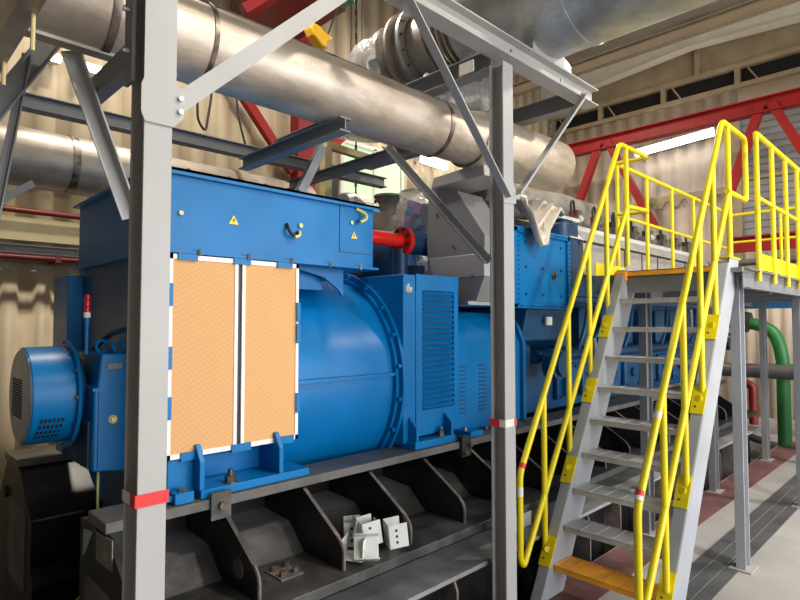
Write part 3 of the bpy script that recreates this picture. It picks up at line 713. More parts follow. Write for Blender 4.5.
def warn(x, z, s, par):
    b = MB(); b.prism([(x-s, z), (x+s, z), (x, z+1.75*s)], 'y', 2.4955, 2.4995); w = b.build('warning_sign', 'label_yellow', par, label='yellow triangle sign with a black lightning bolt')
    b = MB(); y0, y1 = 2.4945, 2.4958
    q = 0.12*s
    b.prism([(x+0.12*s, z+1.25*s), (x-0.28*s, z+0.62*s), (x+0.0*s, z+0.62*s), (x-0.1*s, z+0.2*s), (x+0.30*s, z+0.85*s), (x+0.05*s, z+0.85*s), (x+0.25*s, z+1.2*s)], 'y', y0, y1)
    for p, r in (((x-s, z), (x+s, z)), ((x+s, z), (x, z+1.75*s)), ((x, z+1.75*s), (x-s, z))):
        b.bar((p[0], y0+0.0006, p[1]), (r[0], y0+0.0006, r[1]), 0.001, 0.05*s*1.6, (0, 0, 1)) if False else None
    b.build('print', 'label_black', w)
warn(1.33, 2.125, 0.026, tb); warn(2.085, 2.135, 0.023, tb)
b = MB(); b.tube([(1.63, 2.495, 2.165), (1.63, 2.47, 2.12), (1.655, 2.46, 2.10), (1.685, 2.47, 2.11), (1.70, 2.495, 2.13)], 0.008, n=8, fillet=0.03)
b.build('earth_cable', 'rubber', tb)
b = MB(); b.tube([(1.655, 2.46, 2.095), (1.69, 2.465, 2.105), (1.705, 2.49, 2.13)], 0.009, n=8, fillet=0.02); b.lathe((1.715, 2.50, 2.165), (0, -1, 0), [(0, 0.012), (0.012, 0.012)], 12)
b.build('cable_lug', 'earth', tb)
b = MB(); b.tube([(2.10, 2.497, 2.31), (2.15, 2.47, 2.285), (2.155, 2.465, 2.255), (2.11, 2.47, 2.23)], 0.010, n=8, fillet=0.03); b.lathe((2.065, 2.50, 2.225), (0, -1, 0), [(0, 0.011), (0.012, 0.011)], 12)
b.build('earth_cable', 'earth', tb)
b = MB(); b.lathe((1.07, 2.50, 2.145), (0, -1, 0), [(0, 0.011), (0.012, 0.011)], 12); b.build('cable_lug', 'earth', tb)
# neck under box
b = MB(); b.box(1.15, 2.66, 1.84, 1.98, 3.65, 1.962)
b.build('box_neck', 'blue', t)
MB().prism([(1.70, 1.962), (2.09, 1.962), (2.09, 1.80), (2.06, 1.84), (1.95, 1.91)], 'y', 2.60, 2.615).build('drain_bracket', 'blue', t)
# non-drive-end housing
MB().box(1.01, 2.60, 0.90, 1.06, 3.80, 1.962).build('end_plate', 'blue_dark', t)
MB().box(0.93, 3.72, 1.0, 1.06, 4.02, 1.93).build('side_duct', 'blue', t, bevel=0.004)
MB().box(0.95, 4.02, 1.1, 1.0, 4.06, 1.90).build('duct_flange', 'black', t)
# bearing / exciter box
b = MB(); b.prism([(0.845, 0.955), (1.03, 0.93), (1.03, 1.50), (0.875, 1.505), (0.86, 1.345), (0.845, 1.34)], 'y', 2.90, 3.55)
b.build('exciter_housing', 'blue', t, bevel=0.008)
MB().box(0.838, 2.893, 1.328, 1.02, 2.90, 1.342).build('cover_lip', 'blue', t)
MB().box(0.865, 2.892, 0.97, 0.872, 2.90, 1.33).build('cover_edge', 'blue', t)
b = MB()
for k in range(14): b.box(0.836, 2.95+0.032*k, 0.96, 0.846, 2.96+0.032*k, 1.18)
b.build('cooling_fins', 'blue_navy', t)
b = MB(); b.lathe((0.93, 2.90, 1.19), (0, -1, 0), [(0, 0.020), (0.004, 0.020)], 24); k1 = b.build('grease_ring', 'cream_tube', t)
MB().lathe((0.93, 2.896, 1.19), (0, -1, 0), [(0, 0.012), (0.012, 0.010)], 16).build('grease_nipple', 'brass', k1)
MB().box(0.90, 2.893, 1.43, 0.965, 2.90, 1.455).build('nameplate', 'plate_grey', t, label='small grey plate on the sloping cover')
for y, x in ((3.0, 0.9), (2.95, 0.96)):
    MB().ring((x, y, 1.535), (0.3, -1, 0), 0.035, 0.012, 0.012, 24).build('lifting_eye', 'blue', t)
b = MB(); b.tube([(0.93, 3.2, 1.52), (0.95, 3.0, 1.60), (1.0, 2.92, 1.62), (1.06, 2.92, 1.58)], 0.014, n=8, fillet=0.05); b.build('cable', 'blue_navy', t)
# beacon
b = MB(); b.cyl((0.836, 3.0, 1.50), (0.836, 3.0, 1.65), 0.009, n=12); b.cyl((0.836, 3.0, 1.64), (0.836, 3.0, 1.68), 0.013, n=12)
bc = b.build('beacon_stem', 'blue', t)
MB().cyl((0.836, 3.0, 1.675), (0.836, 3.0, 1.70), 0.016, n=16).build('beacon_base', 'white_frame', bc)
b = MB(); b.lathe((0.836, 3.0, 1.70), (0, 0, 1), [(0, .015), (.025, .016), (.028, .013), (.032, .016), (.057, .016), (.06, .013), (.064, .016), (.085, .014)], 20)
b.build('beacon_lens', 'beacon_red', bc)
# fan
FY, FZ = 3.2, 1.30
fan = thing('cooling_fan', 'round blue drum fan with grey perforated end on the left of the generator', 'fan', (0.7, FY, FZ-0.27))
MB().lathe((0.612, FY, FZ), (1, 0, 0), [(0, 0.225), (0.006, 0.232), (0.18, 0.235)], 72).build('drum', 'blue', fan)
b = MB(); b.lathe((0.604, FY, FZ), (1, 0, 0), [(0, 0.215), (0.008, 0.226), (0.012, 0.226)], 72); b.build('end_cover', 'disc', fan)
b = MB(); b.lathe((0.792, FY, FZ), (1, 0, 0), [(0, 0.262), (0.008, 0.268), (0.016, 0.262)], 72); b.build('flange', 'blue', fan)
b = MB()
for k in range(12):
    a = 2*PI*k/12; b.hexbolt((0.792, FY+0.252*math.cos(a), FZ+0.252*math.sin(a)), (-1, 0, 0), 0.008, 0.008)
b.build('bolts', 'bolt', fan)
MB().lathe((0.808, FY, FZ), (1, 0, 0), [(0, 0.20), (0.035, 0.19)], 48).build('neck', 'blue_navy', fan)
b = MB()
for i in range(7):
    for j in range(15):
        y = FY + 0.035 + 0.030*(i-3); z = FZ - 0.01 + 0.0125*(j-7)
        b.box(0.6025, y-0.010, z-0.004, 0.6045, y+0.010, z+0.004)
b.build('vent_holes', 'dark_void', fan)
b = MB()
for i in range(6):
    for j in range(4):
        a = math.radians(205+j*8); x = 0.655 + i*0.017 - j*0.004
        c = V((x, FY+0.236*math.cos(a), FZ+0.236*math.sin(a)))
        n = V((0, math.cos(a), math.sin(a))); tg = V((0, -math.sin(a), math.cos(a)))
        b.bar(c - tg*0.009, c + tg*0.009, 0.009, 0.003, n)
b.build('vent_slots', 'dark_void', fan)
# pedestal parts below exciter: earth lead
b = MB(); b.tube([(0.90, 3.0, 0.94), (0.885, 2.95, 0.90), (0.885, 2.95, 0.78), (0.90, 2.96, 0.66)], 0.006, n=6, fillet=0.03); b.tube([(0.90, 3.05, 0.40), (0.86, 3.15, 0.28), (0.80, 3.3, 0.20)], 0.005, n=6)
tag(b.build('earth_lead', 'earth'), 'thin yellow green earth wire below the fan box, left of the left column', 'wire')
MB().box(1.0, 2.76, 0.58, 1.12, 3.25, 0.96).build('pedestal', 'blue_navy', t)

# ------------------------------------------------------------------ coupling cover
t = thing('coupling_cover', 'blue sheet cover with rows of vent slots between generator and engine', 'cover', (3.6, 3.2, 0.865))
pr = [(2.60, 0.87), (2.60, 1.48), (2.66, 1.62), (2.80, 1.73), (3.60, 1.73), (3.78, 1.5), (3.80, 0.87)]
MB().prism(pr, 'x', 3.03, 3.93).build('shell', 'blue', t, bevel=0.006)
b = MB(); b.prism([(2.57, 0.87), (2.57, 1.49), (2.64, 1.65), (2.79, 1.76), (3.62, 1.76), (3.82, 1.5), (3.83, 0.87)], 'x', 3.93, 3.97)
b.build('end_rim', 'blue', t, bevel=0.004)
for x0 in (3.14, 3.38, 3.76):
    b = MB()
    for k in range(12):
        z = 1.0 + 0.030*k; b.box(x0, 2.596, z, x0+0.085, 2.6005, z+0.009)
    b.build('vent_slots', 'blue_navy', t)
b = MB(); b.box(3.08, 2.44, 0.868, 3.22, 2.60, 0.90); b.build('foot_pad', 'blue', t)
b = MB(); b.hexbolt((3.12, 2.52, 0.90), (0, 0, 1), 0.016, 0.02); b.hexbolt((3.40, 2.55, 0.868), (0, 0, 1), 0.016, 0.02); b.build('bolts', 'bolt', t)

# heat shield duct
t = thing('heat_shield_duct', 'grey sheet metal exhaust cowl rising behind the louvred blue box to the big pipe', 'duct', (3.3, 2.6, 1.7))
MB().prism([(2.87, 1.72), (2.885, 2.27), (2.87, 2.60), (2.83, 2.67), (2.59, 2.60), (2.345, 2.255), (2.345, 2.10), (2.87, 2.10)], 'x', 3.125, 3.42).build('upper_panel', 'shield', t, bevel=0.004)
MB().prism([(2.87, 1.97), (2.87, 2.13), (2.345, 2.13), (2.345, 1.97)], 'x', 3.118, 3.42).build('middle_panel', 'shield_light', t, bevel=0.004)
MB().prism([(2.87, 1.80), (2.87, 1.968), (2.345, 1.968), (2.42, 1.80)], 'x', 3.122, 3.42).build('lower_panel', 'shield', t, bevel=0.004)
MB().prism([(2.80, 2.645), (2.775, 2.72), (2.32, 2.75), (2.31, 2.655)], 'x', 3.08, 3.42).build('top_collar', 'shield_light', t, bevel=0.004)
b = MB()
for y, z in ((2.78, 2.45), (2.62, 2.20), (2.65, 1.97), (2.45, 1.98), (2.60, 1.80)): b.lathe((3.126, y, z), (-1, 0, 0), [(0, 0.012), (0.008, 0.009)], 10)
b.build('rivets', 'bolt', t)
MB().box(3.06, 2.44, 1.775, 3.44, 2.95, 1.80).build('base_flange', 'galv', t)
crumple([(3.30, 3.12, 2.68), (3.38, 3.25, 2.45), (3.42, 3.3, 2.15)], 0.165, 18, 0.1, 'foil_wrap', 'foil', t, 11)

# ------------------------------------------------------------------ engine
t = thing('engine', 'long blue diesel engine behind the yellow stairs with silver grey head covers', 'engine', (6.4, 3.3, 0.865))
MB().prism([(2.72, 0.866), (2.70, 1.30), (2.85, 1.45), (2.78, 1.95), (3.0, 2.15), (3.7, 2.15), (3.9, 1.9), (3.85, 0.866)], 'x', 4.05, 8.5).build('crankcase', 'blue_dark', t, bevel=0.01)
b = MB(); b.lathe((3.97, 3.2, 1.35), (1, 0, 0), [(0, 0.40), (0.15, 0.42), (0.16, 0.52), (0.24, 0.52), (0.25, 0.3)], 48); b.build('flywheel_housing', 'blue_navy', t)
b = MB(); b.lathe((4.3, 2.55, 1.30), (0, -1, 0), [(0, 0.13), (0.10, 0.13), (0.11, 0.10), (.14, 0.10)], 36); b.build('oil_pump', 'blue_dark', t)
for k in range(8):
    x = 4.62 + 0.47*k
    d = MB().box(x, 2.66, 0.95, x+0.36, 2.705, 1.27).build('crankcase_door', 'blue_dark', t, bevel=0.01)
    bolts('bolt', 'blue_navy', d, [((x+dx, 2.66, z), (0, -1, 0), 0.012, 0.015) for dx in (0.04, 0.32) for z in (0.98, 1.24)])
    MB().cyl((x+0.18, 2.66, 1.11), (x+0.18, 2.63, 1.11), 0.05, n=20).build('relief_valve', 'blue_navy', d)
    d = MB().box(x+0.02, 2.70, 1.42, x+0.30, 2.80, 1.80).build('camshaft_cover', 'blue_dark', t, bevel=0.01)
b = MB(); b.tube([(4.2, 2.62, 1.36), (8.4, 2.62, 1.36)], 0.045, n=14); b.tube([(4.2, 2.60, 1.86), (8.4, 2.60, 1.86)], 0.03, n=12); b.build('oil_pipe', 'blue_navy', t)
for k in range(7):
    x = 4.9+0.5*k; MB().tube([(x, 2.62, 1.36), (x+0.05, 2.56, 1.6), (x+0.2, 2.60, 1.86)], 0.018, n=8, fillet=0.1).build('branch_pipe', 'blue_dark', t)
b = MB(); b.tube([(5.0, 2.50, 1.50), (5.1, 2.35, 1.75), (5.35, 2.32, 1.92), (5.8, 2.32, 1.95)], 0.022, n=10, fillet=0.12); b.build('hose', 'blue', t)
b = MB(); b.tube([(4.75, 2.45, 1.2), (4.9, 2.42, 1.3), (5.0, 2.50, 1.50)], 0.022, n=10, fillet=0.12); b.build('hose_end', 'head_grey', t)
MB().lathe((4.55, 2.66, 1.33), (0, -1, 0), [(0, .03), (.03, .03)], 16).build('red_cap', 'red_gloss', t)
MB().box(4.7, 2.60, 0.98, 4.78, 2.67, 1.16).build('gauge_panel', 'blue', t)
# charge air cooler box
b = MB(); b.box(3.62, 2.52, 1.775, 4.56, 3.25, 2.405); ic = b.build('air_cooler', 'blue', t, bevel=0.006)
b = MB(); b.box(3.60, 2.50, 2.37, 4.58, 2.53, 2.415); b.box(3.60, 2.50, 1.765, 4.58, 2.53, 1.80); b.box(3.60, 2.50, 1.77, 3.76, 2.53, 2.41); b.box(4.54, 2.50, 1.77, 4.58, 2.53, 2.41)
b.build('cooler_rim', 'blue', ic, bevel=0.003)
sp = []
for k in range(16):
    z = 1.80 + 0.038*k
    for x in (3.775, 4.56): sp.append(((x-0.01, 2.50, z), (0, -1, 0), 0.007, 0.008))
for k in range(18): sp += [((3.8+0.043*k, 2.50, 2.39), (0, -1, 0), 0.007, 0.008), ((3.8+0.043*k, 2.50, 1.785), (0, -1, 0), 0.007, 0.008)]
for x in (3.9, 4.15, 4.45):
    for z in (1.88, 2.1, 2.3): sp.append(((x, 2.52, z), (0, -1, 0), 0.010, 0.012))
bolts('bolt', 'blue_dark', ic, sp)
b = MB(); b.lathe((4.33, 2.52, 2.05), (0, -1, 0), [(0, .035), (.01, .035), (.012, .02), (.03, .018)], 20); b.build('cooler_plug', 'bolt', ic)
MB().prism([(2.56, 1.77), (2.62, 1.5), (2.9, 1.35), (3.2, 1.35), (3.2, 1.77)], 'x', 3.98, 4.7).build('air_duct', 'blue_dark', t, bevel=0.01)
MB().box(4.25, 2.545, 1.63, 4.34, 2.56, 1.70).build('tag_plate', 'white_frame', t)
# turbo area dark mass behind
MB().box(3.65, 2.75, 2.40, 4.6, 3.4, 2.55).build('turbo_base', 'black', t, bevel=0.02)
b = MB(); b.lathe((3.0, 3.55, 2.15), (1, 0, 0), [(0, 0.12), (0.1, 0.28), (0.5, 0.30), (0.6, 0.2)], 36); b.build('turbocharger', 'blue_navy', t)
MB().box(2.9, 3.1, 1.3, 3.6, 4.0, 2.0).build('turbo_support', 'blue_navy', t, bevel=0.02)
# head covers
b = MB(); b.prism([(2.56, 2.10), (2.56, 2.44), (2.62, 2.53), (2.90, 2.58), (2.95, 2.10)], 'x', 4.95, 8.55); hd = b.build('head_cover', 'head_grey', t, bevel=0.008)
b = MB(); b.prism([(2.565, 2.43), (2.70, 2.60), (2.92, 2.64), (2.92, 2.60), (2.62, 2.44)], 'x', 4.72, 8.55); b.prism([(2.60, 2.60), (2.60, 2.63), (2.92, 2.66), (2.92, 2.60)], 'x', 4.60, 4.95); b.build('cover_top', 'head_white', t)
b = MB(); b.box(4.95, 2.55, 2.405, 8.55, 2.565, 2.425)
for k in range(8): b.box(5.38+0.44*k, 2.552, 2.12, 5.39+0.44*k, 2.565, 2.41)
b.build('cover_joint', 'black', hd)
MB().box(4.62, 2.58, 1.90, 4.92, 2.95, 2.60).build('end_cover', 'blue_navy', t, bevel=0.05)
MB().box(4.65, 2.62, 1.90, 8.5, 2.98, 2.10).build('manifold', 'blue_navy', t)
for k in range(8):
    x = 5.12+0.44*k
    inj = MB().box(x, 2.70, 2.60, x+0.07, 2.80, 2.76).build('injector', 'casing', t, bevel=0.005)
    MB().cyl((x+0.035, 2.68, 2.66), (x+0.035, 2.72, 2.70), 0.025, n=10).build('injector_cap', 'head_white' if k in (0, 4) else 'bolt', inj)
    MB().box(x-0.005, 2.72, 2.70, x+0.075, 2.80, 2.76).build('injector_top', 'red' if k < 2 else 'black', inj)
    b = MB(); b.tube([(x, 2.74, 2.72), (x-0.06, 2.72, 2.86), (x-0.16, 2.70, 2.80), (x-0.20, 2.66, 2.60)], 0.011, n=8, fillet=0.08); b.build('cable', 'rubber', inj)
crumple([(3.9, 3.05, 2.80), (4.6, 3.05, 2.80), (5.3, 3.05, 2.86), (8.5, 3.05, 2.80)], 0.155, 20, 0.035, 'lagged_exhaust', 'lagging', t, 21)
# casing behind generator box (rear bank)
b = MB(); b.prism([(4.35, 1.2), (4.35, 2.6), (4.5, 2.86), (4.75, 2.86), (4.9, 1.2)], 'x', 3.55, 5.6)
tag(b.build('rear_casing', 'casing', bevel=0.02), 'dull dark grey casing behind the blue box, right of it', 'casing')
b = MB(); b.lathe((4.35, 4.6, 2.86), (0, 0, 1), [(0, 0.10), (0.12, 0.11), (0.2, 0.17), (0.22, 0.17)], 24)
tag(b.build('funnel_fitting', 'casing'), 'small grey funnel shaped fitting on top of the dark casing', 'fitting')
crumple([(3.65, 4.55, 2.90), (3.8, 4.6, 2.94), (3.95, 4.65, 2.90)], 0.09, 16, 0.06, 'bag', 'galv', None, 31)
tag(bpy.data.objects['bag'], 'rounded grey wrapped lump on the dark casing right of the cream post', 'wrapping')

# red pipe
t = thing('red_pipe', 'glossy red pipe with bolted flange sticking out behind the blue top box', 'pipe', (2.75, 3.0, 2.1))
MB().cyl((2.36, 3.0, 2.262), (3.0, 3.0, 2.262), 0.05, n=28).build('pipe_section', 'red_gloss', t)
b = MB(); b.lathe((2.95, 3.0, 2.262), (1, 0, 0), [(0, 0.055), (0.012, 0.11), (0.05, 0.11)], 36); fl = b.build('flange', 'red_gloss', t)
bolts('bolt', 'black', fl, [((2.965, 3.0+0.085*math.cos(a), 2.262+0.085*math.sin(a)), (-1, 0, 0), 0.014, 0.018) for a in [2*PI*(k+.5)/8 for k in range(8)]])
MB().cyl((3.0, 3.0, 2.262), (3.3, 3.0, 2.262), 0.09, n=24).build('stub', 'blue_navy', t)
MB().cyl((2.97, 3.02, 2.2), (2.97, 3.02, 1.95), 0.06, n=24).build('elbow', 'blue_navy', t)

# cream post and rail behind box
t = thing('cream_post', 'cream yellow square post with a short rail behind the blue box', 'post', (3.0, 4.0, 1.2))
MB().box(2.975, 3.96, 1.2, 3.05, 4.04, 3.2).build('post', 'cream_tube', t)
MB().bar((3.0, 4.0, 3.23), (3.66, 4.0, 3.21), 0.06, 0.06).build('rail', 'cream_tube', t)

# insulation cloth by big pipe end
b = MB(); rnd = random.Random(4); g = []
for i in range(13):
    row = []
    for j in range(11):
        u = i/12; v = j/10
        x = 3.60 + 0.72*v; zt = 2.70 + 0.07*math.sin(v*9) - 0.05*v
        drop = 0.12 + 0.24*math.exp(-((v-0.52)/0.26)**2)
        row.append((x + rnd.uniform(-.012, .012), 2.62 - 0.20*math.sin(u*PI*0.55) + rnd.uniform(-.035, .035), zt - drop*u + rnd.uniform(-.01, .01)))
    g.append(row)
b.sheet(g)
tag(b.build('insulation_cloth', 'cloth', solid=0.01), 'crumpled cream insulation cloth hanging over the blue box by the centre column', 'cloth')

# ------------------------------------------------------------------ loose brackets pile
def bracket(m4, lab):
    b = MB(); w, h, d, th = 0.12, 0.10, 0.115, 0.004
    b.box(-w/2, 0, 0, w/2, d, th); b.box(-w/2, 0, 0, w/2, th, h); b.box(-w/2, d-th, 0, w/2, d, h*0.9)
    b.xf(m4); o = b.build('bracket', 'white_bracket', bevel=0.0015)
    tag(o, lab, 'bracket', 'off white brackets piled on the black frame')
    b = MB()
    for x in (-0.03, 0, 0.03):
        b.box(x-0.006, -0.0012, h*0.35, x+0.006, 0.0002, h*0.35+0.012)
    b.xf(m4); b.build('slots', 'dark_void', o)
R_ = lambda x, y, z, rx, ry, rz: Matrix.Translation((x, y, z)) @ Matrix.Rotation(math.radians(rz), 4, 'Z') @ Matrix.Rotation(math.radians(ry), 4, 'Y') @ Matrix.Rotation(math.radians(rx), 4, 'X')
bracket(R_(1.86, 2.30, 0.56, 0, 88, -38) , 'white slotted bracket standing upright at the left rear of the pile')
bracket(R_(1.895, 2.19, 0.575, -8, 82, -30), 'white slotted bracket standing upright in the middle of the pile')
bracket(R_(1.86, 2.13, 0.497, 2, 0, 35), 'off white bracket lying lowest at the left front of the pile')
bracket(R_(2.0, 2.11, 0.56, 0, 84, -28), 'off white slotted bracket standing at the right end of the pile')
bracket(R_(1.985, 2.22, 0.53, 14, 8, 60), 'off white bracket lying on top towards the right rear of the pile')
bracket(R_(1.83, 2.09, 0.50, 62, 0, -38), 'off white bracket tilted on edge at the very front of the pile')
MB_ = MB(); MB_.box(1.33, 2.03, 0.285, 1.43, 2.10, 0.41)
tag(MB_.build('white_block', 'white_bracket', bevel=0.01), 'small white block at the bottom edge standing on the grey foundation beam', 'block')
# white clamp seen between column and handrail
t = thing('pipe_clamp', 'white clamp with dark slots in the pit behind the lower left handrail', 'clamp', (3.2, 2.25, 0.26))
b = MB(); b.box(3.10, 2.14, 0.285, 3.36, 2.28, 0.40); b.cyl((3.1, 2.21, 0.40), (3.36, 2.21, 0.40), 0.07, n=20); b.build('clamp_body', 'white_bracket', t, bevel=0.008)
b = MB()
for x in (3.13, 3.18): b.box(x, 2.136, 0.30, x+0.02, 2.142, 0.36)
b.build('slots', 'dark_void', t)

# ------------------------------------------------------------------ stairs
t = thing('staircase', 'grey steel staircase with yellow handrails, orange bottom tread and orange top nosing', 'stairs', (3.7, 1.62, 0))
SL = 0.6
def front(z): return 3.19 + (z-0.173)*SL
for y0, y1, s in ((1.89, 1.965, 1), (1.17, 1.25, -1)):
    d = 0.27 if s > 0 else 0.23
    poly = [(front(FZ0), FZ0), (front(2.06), 2.06), (front(2.06)+0.03, 2.10), (front(2.06)+d, 2.10), (front(2.0)+d, 2.0), (front(FZ0)+d, FZ0)]
    b = MB(); yw = (y0, y0+0.008)
    b.prism(poly, 'y', *yw)
    # front and back flanges
    for off in (0, d):
        b.sweep([(0, 0), (0.07, 0), (0.07, 0.008), (0, 0.008)] if False else [(-0.035, -0.004), (0.035, -0.004), (0.035, 0.004), (-0.035, 0.004)], (front(FZ0+.004)+off, (y0+y1)/2, FZ0+.004), (front(2.06)+off, (y0+y1)/2, 2.06), (-1, 0, SL))
    b.build('stringer', 'grey_stair', t, bevel=0.002)
for i in range(9):
    x0 = 3.205 + 0.125*i; z = 0.138 + 0.2115*i
    b = MB(); b.box(x0, 1.255, z-0.035, x0+0.006, 1.888, z); b.box(x0+0.20, 1.255, z-0.035, x0+0.206, 1.888, z)
    b.box(x0, 1.255, z-0.008, x0+0.206, 1.888, z-0.003)
    for k in range(7): y = 1.258 + 0.1035*k; b.box(x0, y, z-0.03, x0+0.206, y+0.006, z+0.001)
    tr = b.build('tread', 'orange' if i == 0 else 'tread', t, bevel=0.0015)
    if i == 0: tr['label'] = 'orange bottom tread'
    if i == 0:
        b = MB()
        for k in range(1, 6): y = 1.262 + 0.1035*k; b.box(x0+0.008, y-0.005, z-0.0025, x0+0.2, y-0.001, z-0.0015)
        b.build('groove', 'bolt', tr)
b = MB(); b.box(4.32, 1.255, 2.01, 4.345, 1.925, 2.05); b.box(4.32, 1.255, 2.041, 4.46, 1.905, 2.05); b.box(4.295, 1.88, 1.975, 4.33, 1.97, 2.045)
b.build('nosing', 'orange', t, bevel=0.002, label='orange top nosing')
HR = 0.0195
def handrail(Y, ox, side):
    XH, XT, ZT = (2.955, 4.41, 3.09) if side == 'L' else (2.835, 4.34, 3.06)
    XP = XT + 0.12
    b = MB()
    # lower rail + hoop + upper rail
    path = [(XP, Y, 2.58), (XH+0.035, Y, 0.17), (XH, Y, 0.22), (XH, Y, 0.73), (XT, Y, ZT)]
    if side == 'R': path += [(4.90, Y, ZT), (4.90, Y, 2.58), (XP-0.04, Y, 2.58)]
    else: path += [(4.97, Y, 3.095), (4.97, 2.25, 3.095)]
    b.tube(path, HR, n=16, fillet=0.055)
    if side == 'L': b.tube([(4.54, Y, 2.60), (4.97, Y, 2.62), (4.97, 2.25, 2.63)], HR, n=16, fillet=0.04)
    rail = b.build('handrail', 'yellow', t)
    b = MB(); b.tube([(XP, Y, ZT), (XP, Y, 2.06)], HR, n=16); b.build('post', 'yellow', rail)
    for X, zb in ((3.235, 0.24), (3.56, 0.70), (3.87, 1.20), (4.16, 1.65)):
        X += ox
        zt = 0.73 + (X-XH)*(ZT-0.73)/(XT-XH)
        yy = Y
        b = MB(); b.tube([(X, yy, zb), (X, yy, zt)], HR*0.95, n=16); b.build('post', 'yellow', rail)
        # foot plate lying on the stringer front flange
        b = MB(); c = V((front(zb-0.02)-0.010, (1.928 if side == 'L' else 1.21), zb-0.02)); d = V((SL, 0, 1)).normalized()
        b.bar(c - d*0.10, c + d*0.085, 0.078, 0.008, (-1, 0, SL)); pl = b.build('foot_plate', 'yellow', rail)
        n = V((-1, 0, SL)).normalized()
        b = MB(); b.hexbolt(c - d*0.055 + n*0.003 + V((0, 0.012, 0)), n, 0.007, 0.006); b.build('bolt', 'bolt', pl)
        b = MB(); b.tube([V((X, yy, zb)), V((X, yy, zb-0.03)), c+n*0.012], HR*0.95, n=12, fillet=0.02); b.build('post_foot', 'yellow', rail)
    return rail
hl = handrail(1.965, 0.0, 'L')
hr = handrail(1.20, -0.05, 'R')
def sleeve(p, q, m, par): MB().cyl(p, q, HR+0.001, n=16).build('tape_band', m, par)
sleeve((2.955, 1.965, 0.60), (2.955, 1.965, 0.655), 'white_tape', hl)
sleeve((2.975, 1.965, 0.762), (2.992, 1.965, 0.79), 'red_tape', hl)
sleeve((2.858, 1.20, 0.785), (2.872, 1.20, 0.81), 'red_tape', hr)
sleeve((2.845, 1.20, 0.765), (2.858, 1.20, 0.785), 'white_tape', hr)
sleeve((3.10, 1.20, 1.14), (3.12, 1.20, 1.172), 'white_tape', hr)

# ------------------------------------------------------------------ platform
t = thing('access_platform', 'raised grey steel platform with yellow guardrails behind the stair head', 'platform', (6.4, 1.6, 0))
MB().box(4.35, 1.10, 2.0, 8.3, 2.2, 2.03).build('deck', 'grey_mid', t)
MB().channel((4.40, 1.115, 1.955), (8.3, 1.115, 1.955), 0.14, 0.05, 0.008).build('edge_channel', 'grey_mid', t)
MB().box(4.34, 1.30, 1.88, 4.36, 2.15, 2.0).build('front_channel', 'grey_mid', t)
MB().box(4.40, 1.98, 1.86, 8.3, 2.04, 2.0).build('edge_channel', 'grey_mid', t)
for x in (5.3, 6.3, 7.3): MB().box(x, 1.15, 1.88, x+0.08, 2.0, 2.0).build('joist', 'grey_mid', t)
legm = 'grey_stair'
for x, y in ((4.52, 1.18), (4.72, 1.91), (6.35, 1.90), (6.40, 1.17), (8.25, 1.87), (8.25, 1.17)):
    l = MB().ibeam((x, y, FZ0+0.012), (x, y, 1.9 if not (x < 4.6) else 1.99), 0.115, 0.062, 0.006, 0.010, up=(1, 0, 0)).build('leg', legm if x < 4.6 else 'grey_mid', t, bevel=0.002)
    MB().box(x-0.09, y-0.07, FZ0, x+0.09, y+0.05 if y > 1.8 else y+0.07, FZ0+0.012).build('foot_plate', 'concrete', l)
b = MB()
for z in (1.98, 2.02): b.hexbolt((4.50, 1.13, z), (0, -1, 0), 0.009, 0.012)
b.build('bolts', 'bolt_bright', t)
def guard(name, P, Q, zt, zm, n, lab, ztoe=None, y_out=0.0):
    P, Q = V(P), V(Q); z0 = 1.95
    b = MB()
    b.tube([P+V((0, 0, zt)), Q+V((0, 0, zt))], 0.019, n=14); b.tube([P+V((0, 0, zm)), Q+V((0, 0, zm))], 0.015, n=12)
    g = b.build('guardrail', 'yellow', t, label=lab)
    for k in range(n):
        c = P.lerp(Q, k/(n-1))
        MB().tube([c+V((0, 0, z0)), c+V((0, 0, zt))], 0.018, n=14).build('post', 'yellow', g)
    if ztoe:
        MB().bar(P+V((0, 0.012, ztoe)), Q+V((0, 0.012, ztoe)), 0.006, 0.12).build('toe_board', 'yellow', g)
    return g
guard('r', (4.70, 1.08, 0), (8.28, 1.08, 0), 3.03, 2.56, 9, 'near yellow guardrail', 2.10)
guard('l', (4.97, 2.24, 0), (8.28, 2.24, 0), 3.09, 2.62, 6, 'far yellow guardrail', 2.09)
guard('e', (8.29, 2.24, 0), (8.29, 1.08, 0), 3.06, 2.70, 3, 'end yellow guardrail')
MB().bar((4.40, 2.18, 2.09), (4.97, 2.18, 2.09), 0.006, 0.11).build('toe_board', 'yellow', t)
b = MB(); b.prism([(4.31, 2.10), (4.58, 2.10), (4.58, 2.11), (4.31, 2.11)], 'y', 1.165, 1.25); b.build('cap_plate', 'yellow', t)

# ------------------------------------------------------------------ things beyond the platform
t = thing('green_pipe', 'green curved pipe with flange standing beyond the platform legs', 'pipe', (9.5, 1.85, 0))
b = MB(); b.tube([(9.4, 2.35, 1.66), (9.4, 2.0, 1.56), (9.4, 1.90, 1.2), (9.4, 1.90, -0.05)], 0.085, n=24, fillet=0.3); b.build('pipe_section', 'green', t)
b = MB(); b.lathe((9.4, 1.90, 1.02), (0, 0, 1), [(0, .17), (.05, .17)], 28); b.build('flange', 'green', t)
MB().lathe((9.4, 2.40, 1.67), (0, -1, -0.2), [(-0.15, .13), (0, .15), (.1, .15), (.12, .11)], 24).build('valve', 'black', t)
t = thing('pipe_rack', 'dark horizontal pipes and valves low beyond the platform legs', 'pipes', (9.2, 2.1, 0))
b = MB(); b.tube([(9.1, 3.4, 0.98), (9.1, 1.2, 0.98)], 0.10, n=20); b.build('header_pipe', 'casing', t)
b = MB(); b.tube([(9.0, 2.35, 0.80), (9.0, 2.18, 0.80), (9.0, 2.18, 0.25)], 0.055, n=14, fillet=0.1); b.build('branch_pipe', 'red_dark', t)
